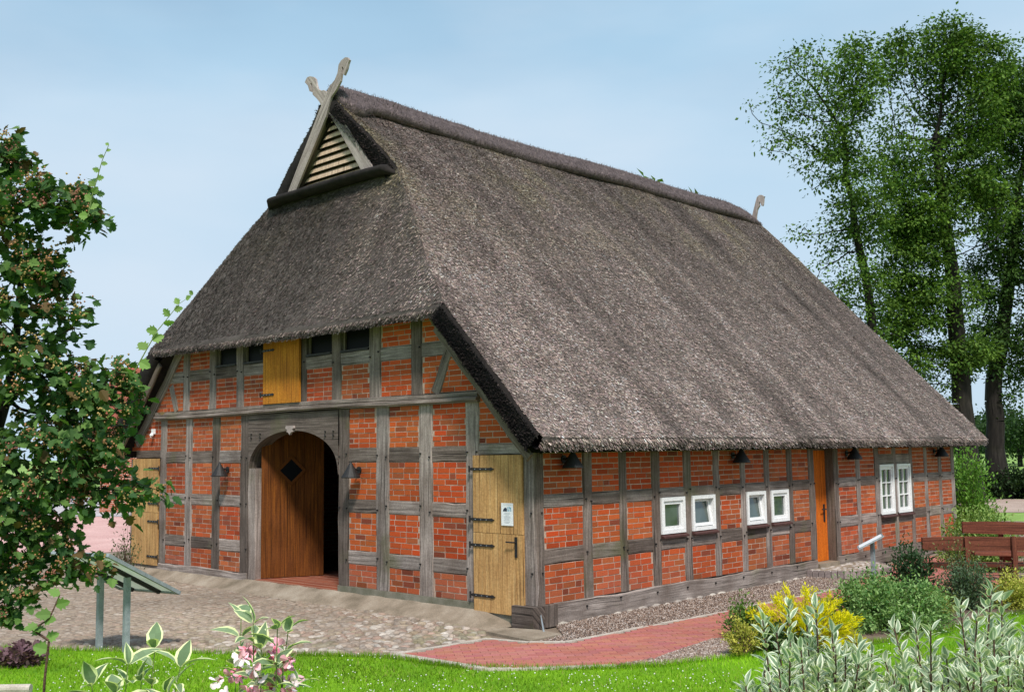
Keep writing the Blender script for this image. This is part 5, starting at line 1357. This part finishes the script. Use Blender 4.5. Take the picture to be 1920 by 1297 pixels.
# ------------------------------------------------------------------ hawthorn on the left
def hawthorn():
    base = at(-95, 1100, 4.2); base[2] = -.05
    t = thing('hawthorn', tuple(base), 'hawthorn with dark lobed leaves and faded brown flower clusters, filling the left edge', 'tree')
    trunk = [(base, -1)]
    for px, py, dd in ((-85, 1150, 4.2), (-60, 1000, 4.2), (-20, 860, 4.2), (10, 760, 4.2), (30, 640, 4.2), (40, 520, 4.2), (30, 400, 4.2), (10, 300, 4.25)):
        q = at(px, py, dd); p = trunk[-1][0]; k = max(1, int(np.linalg.norm(q - p) / .09)); b0 = len(trunk) - 1
        for i in range(1, k + 1): trunk.append((p + (q - p) * i / k, len(trunk) - 1))
    blobs = [(0, 300, 60, 38, .05), (95, 385, 95, 55, .11), (30, 400, 60, 70, .07), (175, 405, 45, 28, .025), (70, 510, 75, 50, .085), (30, 590, 60, 50, .05), (110, 605, 60, 35, .05), (60, 660, 70, 40, .05),
             (90, 720, 95, 60, .10), (170, 740, 80, 50, .08), (225, 740, 45, 60, .05), (130, 820, 120, 60, .11), (220, 915, 70, 38, .06), (290, 915, 28, 22, .015), (110, 920, 110, 50, .10),
             (60, 1000, 80, 50, .08), (20, 930, 60, 80, .07), (110, 1060, 70, 38, .05), (180, 1075, 35, 25, .015), (40, 1100, 50, 35, .04), (0, 1080, 40, 50, .03), (10, 1150, 30, 35, .02),
             (-130, 500, 100, 180, .10), (-130, 800, 100, 200, .12), (-170, 1000, 100, 120, .06)]
    att = in_blobs(blobs, 4.05, 1.1, 6500)
    N, par = colonise(att, trunk, .055, .6, .065, 80, .2)
    r, kids = radii(N, par, .0016, 2.2, .035); nd = len(trunk)
    for i in range(nd): r[i] = max(r[i], .032 * (1 - .8 * i / nd))
    tubes('trunk', skeleton(N, par, r), 'bark', t, 6)
    tw = np.where(r < .006)[0]; tw = tw[tw >= nd]; P, D = [], []
    for i in tw:
        d = unit(N[i] - N[par[i]]); k = 13 if kids[i] == 0 else rng.poisson(7)
        for _ in range(k): P.append(N[i] + rng.normal(0, .024, 3)); D.append(unit(d * .6 + rng.normal(0, .65, 3) + (0, 0, -.15)))
    P, D = np.array(P), np.array(D); n = len(P); w = rng.uniform(0, 1, (n, 1)) ** 1.6
    col = np.array((.034, .088, .028)) * (1 - w) + np.array((.13, .225, .055)) * w
    br = (rng.uniform(0, 1, (n, 1)) < .07); col = np.where(br, np.array((.13, .085, .035)), col)
    leaves('crown', P, D, unit(np.array((0, 0, 1.)) - .35 * _f + rng.normal(0, .5, (n, 3))), rng.uniform(.6, 1.25, n) * .041, col, 'lobed', .18, .22, 'leaf', t)
    # faded flower clusters
    ends = tw[kids[tw] == 0]; pick = rng.choice(ends, min(len(ends), 900), replace=False); V_, C_ = [], []
    oct_ = np.array([(1, 0, 0), (0, 1, 0), (-1, 0, 0), (0, -1, 0), (0, 0, 1), (0, 0, -1)], float); f = np.array([(0, 1, 4), (1, 2, 4), (2, 3, 4), (3, 0, 4), (1, 0, 5), (2, 1, 5), (3, 2, 5), (0, 3, 5)])
    for i in pick:
        cc = np.array(((.34, .17, .08), (.28, .11, .08), (.38, .26, .10))[rng.integers(3)])
        for _ in range(20):
            c = N[i] + rng.normal(0, .018, 3) - _f * .035 + (0, 0, .02); V_.append(c + oct_ * rng.uniform(.003, .006)); C_.append(cc * rng.uniform(.6, 1.3))
    V_ = np.array(V_); k = len(V_); F_ = (f[None] + (np.arange(k) * 6)[:, None, None]).reshape(-1, 3)
    np_mesh('flower_clusters', V_.reshape(-1, 3), F_, np.repeat(np.array(C_), 8, 0), ('tuft',), t)
    # long pale young shoots
    for pts, sz in (([(165, 405), (172, 370), (182, 335), (192, 300), (204, 272)], .030), ([(250, 700), (275, 655), (295, 620), (318, 592), (335, 570), (362, 552)], .043)):
        q = [at(x, y, 3.75) for x, y in pts]; root = N[np.argmin(np.linalg.norm(N - q[0], axis=1))]; tubes('twig', [(root, q[0], .0035, .0027)], 'stem_green', t, 5)
        tubes('shoot', [(q[i], q[i + 1], .0026 - .0004 * i, .0022 - .0004 * i) for i in range(len(q) - 1)], 'stem_green', t, 5)
        P, D, S = [], [], []
        for i in range(11):
            s = i / 10 * (len(q) - 1); j = min(int(s), len(q) - 2); P.append(q[j] + (q[j + 1] - q[j]) * (s - j)); D.append(unit(_r * (1 if i % 2 else -.9) + _u * rng.uniform(-.2, .7) + rng.normal(0, .25, 3))); S.append(sz * (1.25 - .75 * i / 10))
        leaves('young_leaves', np.array(P), np.array(D), unit(rng.normal(0, .3, (11, 3)) - _f), np.array(S), np.array((.17, .27, .075)) * rng.uniform(.8, 1.25, (11, 1)), 'lobed', .15, .12, 'leaf', t)
hawthorn()

# ------------------------------------------------------------------ lawn grass and clover
lawn_poly = [(-8.5, -8.6), (-4.1, -5.2), (-2.3, -4.05), (-.87, -3.1), (-.04, -2.55), (1.09, -2.40), (2.11, -1.64), (2.65, -.97), (3.0, -.1), (3.3, .5), (3.75, 1.6), (4.1, 3.0), (4.15, 4.6), (4.6, 6.0), (9, 6.3), (6.6, -1), (3.4, -4.6), (-1, -8), (-4, -10)]
def scatter(poly, n):
    xs, ys = zip(*poly); x = rng.uniform(min(xs), max(xs), n); y = rng.uniform(min(ys), max(ys), n); ok = inside(x, y, poly); return np.stack([x[ok], y[ok]], 1)
def grass():
    P2 = scatter(lawn_poly, 420000); rel = np.concatenate([P2, np.zeros((len(P2), 1))], 1) - CAM; dep = rel @ _f; sx_ = np.abs(rel @ _r) / dep
    P2 = P2[(dep < 17.5) & (sx_ < .60)]; n = len(P2)
    h = rng.uniform(.022, .055, n); a = rng.uniform(0, 6.28, n); w = rng.uniform(.003, .0055, n); ln = rng.normal(0, .018, (n, 2))
    ed = np.array(lawn_poly[1:15]); kk = rng.integers(0, len(ed) - 1, 9000); tt = rng.uniform(0, 1, (9000, 1)); E2 = ed[kk] * (1 - tt) + ed[kk + 1] * tt + rng.normal(0, .035, (9000, 2))
    P2 = np.concatenate([P2, E2]); n = len(P2); h = np.concatenate([h, rng.uniform(.03, .085, 9000)]); a = rng.uniform(0, 6.28, n); w = rng.uniform(.003, .0055, n); ln = rng.normal(0, .02, (n, 2))
    P = np.concatenate([P2, np.full((n, 1), -.058)], 1); s = np.stack([np.cos(a), np.sin(a), np.zeros(n)], 1) * w[:, None]; tip = P + np.concatenate([ln, h[:, None]], 1)
    v = np.stack([P - s, P + s, tip], 1).reshape(-1, 3); f = np.arange(n * 3).reshape(n, 3)
    pat = np.array([noise.noise(Vector((x * 1.1, y * 1.1, 0))) for x, y in P2])[:, None]; k = rng.uniform(0, 1, (n, 1))
    pt2 = np.array([noise.noise(Vector((x * .45, y * .45, 4))) for x, y in P2])[:, None]
    c = (np.array((.085, .215, .005)) * (1 - k) + np.array((.225, .395, .012)) * k) * (1 + .55 * pat + .4 * pt2)
    c = np.where(rng.uniform(0, 1, (n, 1)) < .05 + .10 * np.clip(pat, 0, 1), np.array((.34, .34, .10)), c)
    o = np_mesh('grass', v, f, c, ('leaf',)); tag(o, 'mown green grass of the foreground lawn', 'grass', kind='stuff')
    Q = scatter(lawn_poly, 16000); rel = np.concatenate([Q, np.zeros((len(Q), 1))], 1) - CAM; Q = Q[(rel @ _f < 17)]
    den = np.array([noise.noise(Vector((x * .7, y * .7, 5))) for x, y in Q]); Q = Q[rng.uniform(-.3, .35, len(Q)) < den]; n = len(Q)
    o_ = np.array([(1, 0, 0), (0, 1, 0), (-1, 0, 0), (0, -1, 0), (0, 0, .9), (0, 0, -.9)], float); f = np.array([(0, 1, 4), (1, 2, 4), (2, 3, 4), (3, 0, 4), (1, 0, 5), (2, 1, 5), (3, 2, 5), (0, 3, 5)])
    v = np.concatenate([Q, rng.uniform(-.015, .012, (n, 1))], 1)[:, None] + o_[None] * rng.uniform(.006, .0115, (n, 1, 1))
    o = np_mesh('clover_flowers', v.reshape(-1, 3), (f[None] + (np.arange(n) * 6)[:, None, None]).reshape(-1, 3), np.repeat(np.array((.72, .72, .64)) * rng.uniform(.7, 1.05, (n, 1)), 8, 0), ('petal',))
    tag(o, 'small white clover heads scattered through the lawn', 'clover', kind='stuff')
grass()

# ------------------------------------------------------------------ boards, benches, pipe
def info_board():
    c0 = np.array((-2.84, -4.42)); a = np.array((.97, .24, 0.)); a /= np.linalg.norm(a); b_ = np.array((-.24, .97, 0.)); b_ /= np.linalg.norm(b_)
    t = thing('info_board', (c0[0], c0[1], -.05), 'sloping steel-framed information board on two posts, seen from its back', 'information board')
    hi = np.array((c0[0], c0[1], 1.13)) - b_ * .50 ; sl = b_ * 1.04 + np.array((0, 0, -.53)); W_ = .52
    nrm = unit(np.cross(a, sl)); nrm = nrm if nrm[2] > 0 else -nrm
    m = MB(); q = [hi - a * W_, hi + a * W_, hi + a * W_ + sl, hi - a * W_ + sl]
    m.hexa([*[p for p in q], *[p + nrm * .014 for p in q]]); m.build('panel', 'panel_plate', t)
    m = MB()
    for p0, p1 in ((q[0], q[1]), (q[1], q[2]), (q[2], q[3]), (q[3], q[0])):
        d = unit(p1 - p0); s = np.cross(d, nrm); P = [p + s * u + nrm * v for p in (p0 - d * .02, p1 + d * .02) for u, v in ((-.022, -.018), (.022, -.018), (.022, .024), (-.022, .024))]; m.hexa(P)
    m.build('frame', 'steel', t)
    for k, px in enumerate((-.235, .235)):
        m = MB(); p = hi + sl * .5 + a * px - nrm * .02; f0 = np.array((p[0], p[1], -.1))
        m.box(f0 - (.032, .032, 0), (p[0] + .032, p[1] + .032, p[2] - .02)); m.build('post', 'steel', t)
        m = MB(); d = unit(sl); P = [pp + a * u - nrm * v for pp in (hi + a * px + sl * .03, hi + a * px + sl * .97) for u, v in ((-.022, .0), (.022, .0), (.022, .045), (-.022, .045))]; m.hexa(P); m.build('bracket', 'iron', t)
info_board()
def stand():
    base = gpt(1640, 1085, 15.4); t = thing('reading_stand', tuple(base), 'small sloping reading stand on a single post beside the orange door', 'information stand')
    p0, p1 = at(1610, 1031, 15.4), at(1658, 1006, 15.4); d = p1 - p0; e = _f * (1, 1, 0); e = unit(e) * .42 + _r * .12
    nrm = unit(np.cross(d, e)); nrm = nrm if nrm[2] > 0 else -nrm
    m = MB(); q = [p0, p1, p1 + e, p0 + e]; m.hexa([*q, *[p + nrm * .02 for p in q]]); m.build('panel', 'steel', t)
    m = MB(); m.hexa([*[p + nrm * .021 for p in (p0 + d * .06 + e * .08, p1 - d * .06 + e * .08, p1 - d * .06 + e * .92, p0 + d * .06 + e * .92)], *[p + nrm * .024 for p in (p0 + d * .06 + e * .08, p1 - d * .06 + e * .08, p1 - d * .06 + e * .92, p0 + d * .06 + e * .92)]]); m.build('face', 'paper', t)
    m = MB(); c = p0 + d * .55 + e * .4; m.box((c[0] - .025, c[1] - .025, -.1), (c[0] + .025, c[1] + .025, c[2] - .005)); m.build('post', 'steel', t)
stand()
def bench(label, p0, p1, sag, top, seat_dir, nseg=3):
    """curved bench: backrest boards seen from behind, posts and a slatted seat"""
    p0, p1 = np.array(p0), np.array(p1); t = thing('bench', (p0[0], p0[1], -.05), label, 'bench', 'curved wooden benches round the seating place')
    d = (p1 - p0)[:2]; L = np.linalg.norm(d); d = d / L; n_ = np.array(seat_dir); cv = lambda s: p0[:2] + d * L * s + n_ * sag * 4 * s * (1 - s)
    def board(name, o, z0, z1, th, mat='bench_wood'):
        m = MB(); rings = []
        for s in np.linspace(0, 1, 16):
            c = cv(s) + n_ * o; k = .05 * (1 - s) if name == 'backrest' else 0; dz = .012 * math.sin(s * 9)
            rings.append([(*c, z0 + k), (*(c + n_ * th), z0 + k), (*(c + n_ * th * .8), z1 + dz), (*(c - n_ * .01), z1 + dz)])
        m.ring_tube(rings); return m.build(name, mat, t)
    board('backrest', 0, top - .24, top, .05)
    board('seat', .16, .40, .45, .16); board('seat', .34, .40, .45, .16)
    for s in np.linspace(.22, .95, nseg):
        m = MB(); c = cv(s); e = np.append(d, 0) * .035; q = np.append(n_, 0)
        m.hexa([np.append(c, -.1) - e - q * .055, np.append(c, -.1) + e - q * .055, np.append(c, -.1) + e + q * .03, np.append(c, -.1) - e + q * .03,
                np.append(c, top + .004) - e - q * .05, np.append(c, top + .004) + e - q * .05, np.append(c, top + .004) + e - q * .012, np.append(c, top + .004) - e - q * .012]); m.build('post', 'bench_wood', t)
        m = MB(); f0 = c + n_ * .04; f1 = c + n_ * .50
        m.hexa([(*(f0 - d * .03), .30), (*(f0 + d * .03), .30), (*(f1 + d * .03), .30), (*(f1 - d * .03), .30), (*(f0 - d * .03), .398), (*(f0 + d * .03), .398), (*(f1 + d * .03), .398), (*(f1 - d * .03), .398)]); m.build('bearer', 'bench_wood', t)
        m = MB(); f0 = c + n_ * .42; m.box((f0[0] - .03, f0[1] - .03, -.1), (f0[0] + .03, f0[1] + .03, .299)); m.build('leg', 'bench_wood', t)
bf = unit(np.array((_f[0], _f[1])))
bench('curved dark red wooden bench seen from behind, nearer of the two', at(1729, 1007, 16.2), at(2080, 1010, 16.4), -.10, .87, bf, 4)
bench('wooden bench with a wavy top edge facing it from behind', at(1803, 986, 18.6), at(2120, 992, 18.2), .16, .93, -bf, 3)
t = thing('pipe', tuple(gpt(-10, 1283, 6.6, .7)), 'pale grey pipe end poking in at the lower left corner', 'pipe')
q0, q1 = gpt(-160, 1283, 10.4, 0), gpt(58, 1283, 10.4, 0)
t.location = q0
mb = MB(); mb.tube([np.append(q0[:2], .02), np.append(q1[:2], .02)], .045, 12); mb.build('tube', 'kerb_stone', t)

# ------------------------------------------------------------------ brick barn and street behind the hawthorn
def barn():
    o = np.array((-34., 10.)); u = np.array((.62, .78)); u = u / np.linalg.norm(u); v = np.array((-u[1], u[0])); W_, D_, H_, RZ = 15.0, 8.0, 3.4, 6.2
    t = thing('barn', (o[0], o[1], 0), 'red brick barn with a tiled roof across the plaza, glimpsed through the hawthorn', 'building')
    P = lambda a, b_, z: np.array((*(o + u * a + v * b_), z)); m = MB()
    for a0, b0, a1, b1 in ((0, 0, W_, 0), (W_, 0, W_, D_), (W_, D_, 0, D_), (0, D_, 0, 0)):
        L = math.hypot(a1 - a0, b1 - b0); m.face([P(a0, b0, -.1), P(a1, b1, -.1), P(a1, b1, H_), P(a0, b0, H_)], 0, [(0, 0), (L, 0), (L, H_), (0, H_)])
    for a in (0, W_): m.face([P(a, 0, H_), P(a, D_, H_), P(a, D_ / 2, RZ)], 0, [(0, H_), (D_, H_), (D_ / 2, RZ)])
    m.build('wall', 'barn_brick', t); m = MB()
    for s in (0, 1):
        b0, b1 = (-.4, D_ / 2) if s == 0 else (D_ + .4, D_ / 2); n_ = .15
        m.hexa([P(-.4, b0, H_ - .3), P(W_ + .4, b0, H_ - .3), P(W_ + .4, b1, RZ), P(-.4, b1, RZ), P(-.4, b0, H_ - .3 + n_), P(W_ + .4, b0, H_ - .3 + n_), P(W_ + .4, b1, RZ + n_), P(-.4, b1, RZ + n_)])
    m.build('roof', 'barn_tile', t)
    for a in (2, 5.2, 11.5):
        m = MB(); q = [P(a, -.04, 1.0), P(a + 1.2, -.04, 1.0), P(a + 1.2, -.04, 2.3), P(a, -.04, 2.3)]; m.hexa([*q, *[p + np.append(v * .05, 0) for p in q]]); w = m.build('window', 'white_paint', t)
        m = MB(); q = [P(a + .1, -.05, 1.1), P(a + 1.1, -.05, 1.1), P(a + 1.1, -.05, 2.2), P(a + .1, -.05, 2.2)]; m.face(q); m.build('pane', 'glass', w)
    m = MB(); q = [P(8, -.05, -.05), P(9.8, -.05, -.05), P(9.8, -.05, 2.4), P(8, -.05, 2.4)]; m.hexa([*q, *[p + np.append(v * .06, 0) for p in q]]); m.build('door', 'timber_brown', t)
barn()
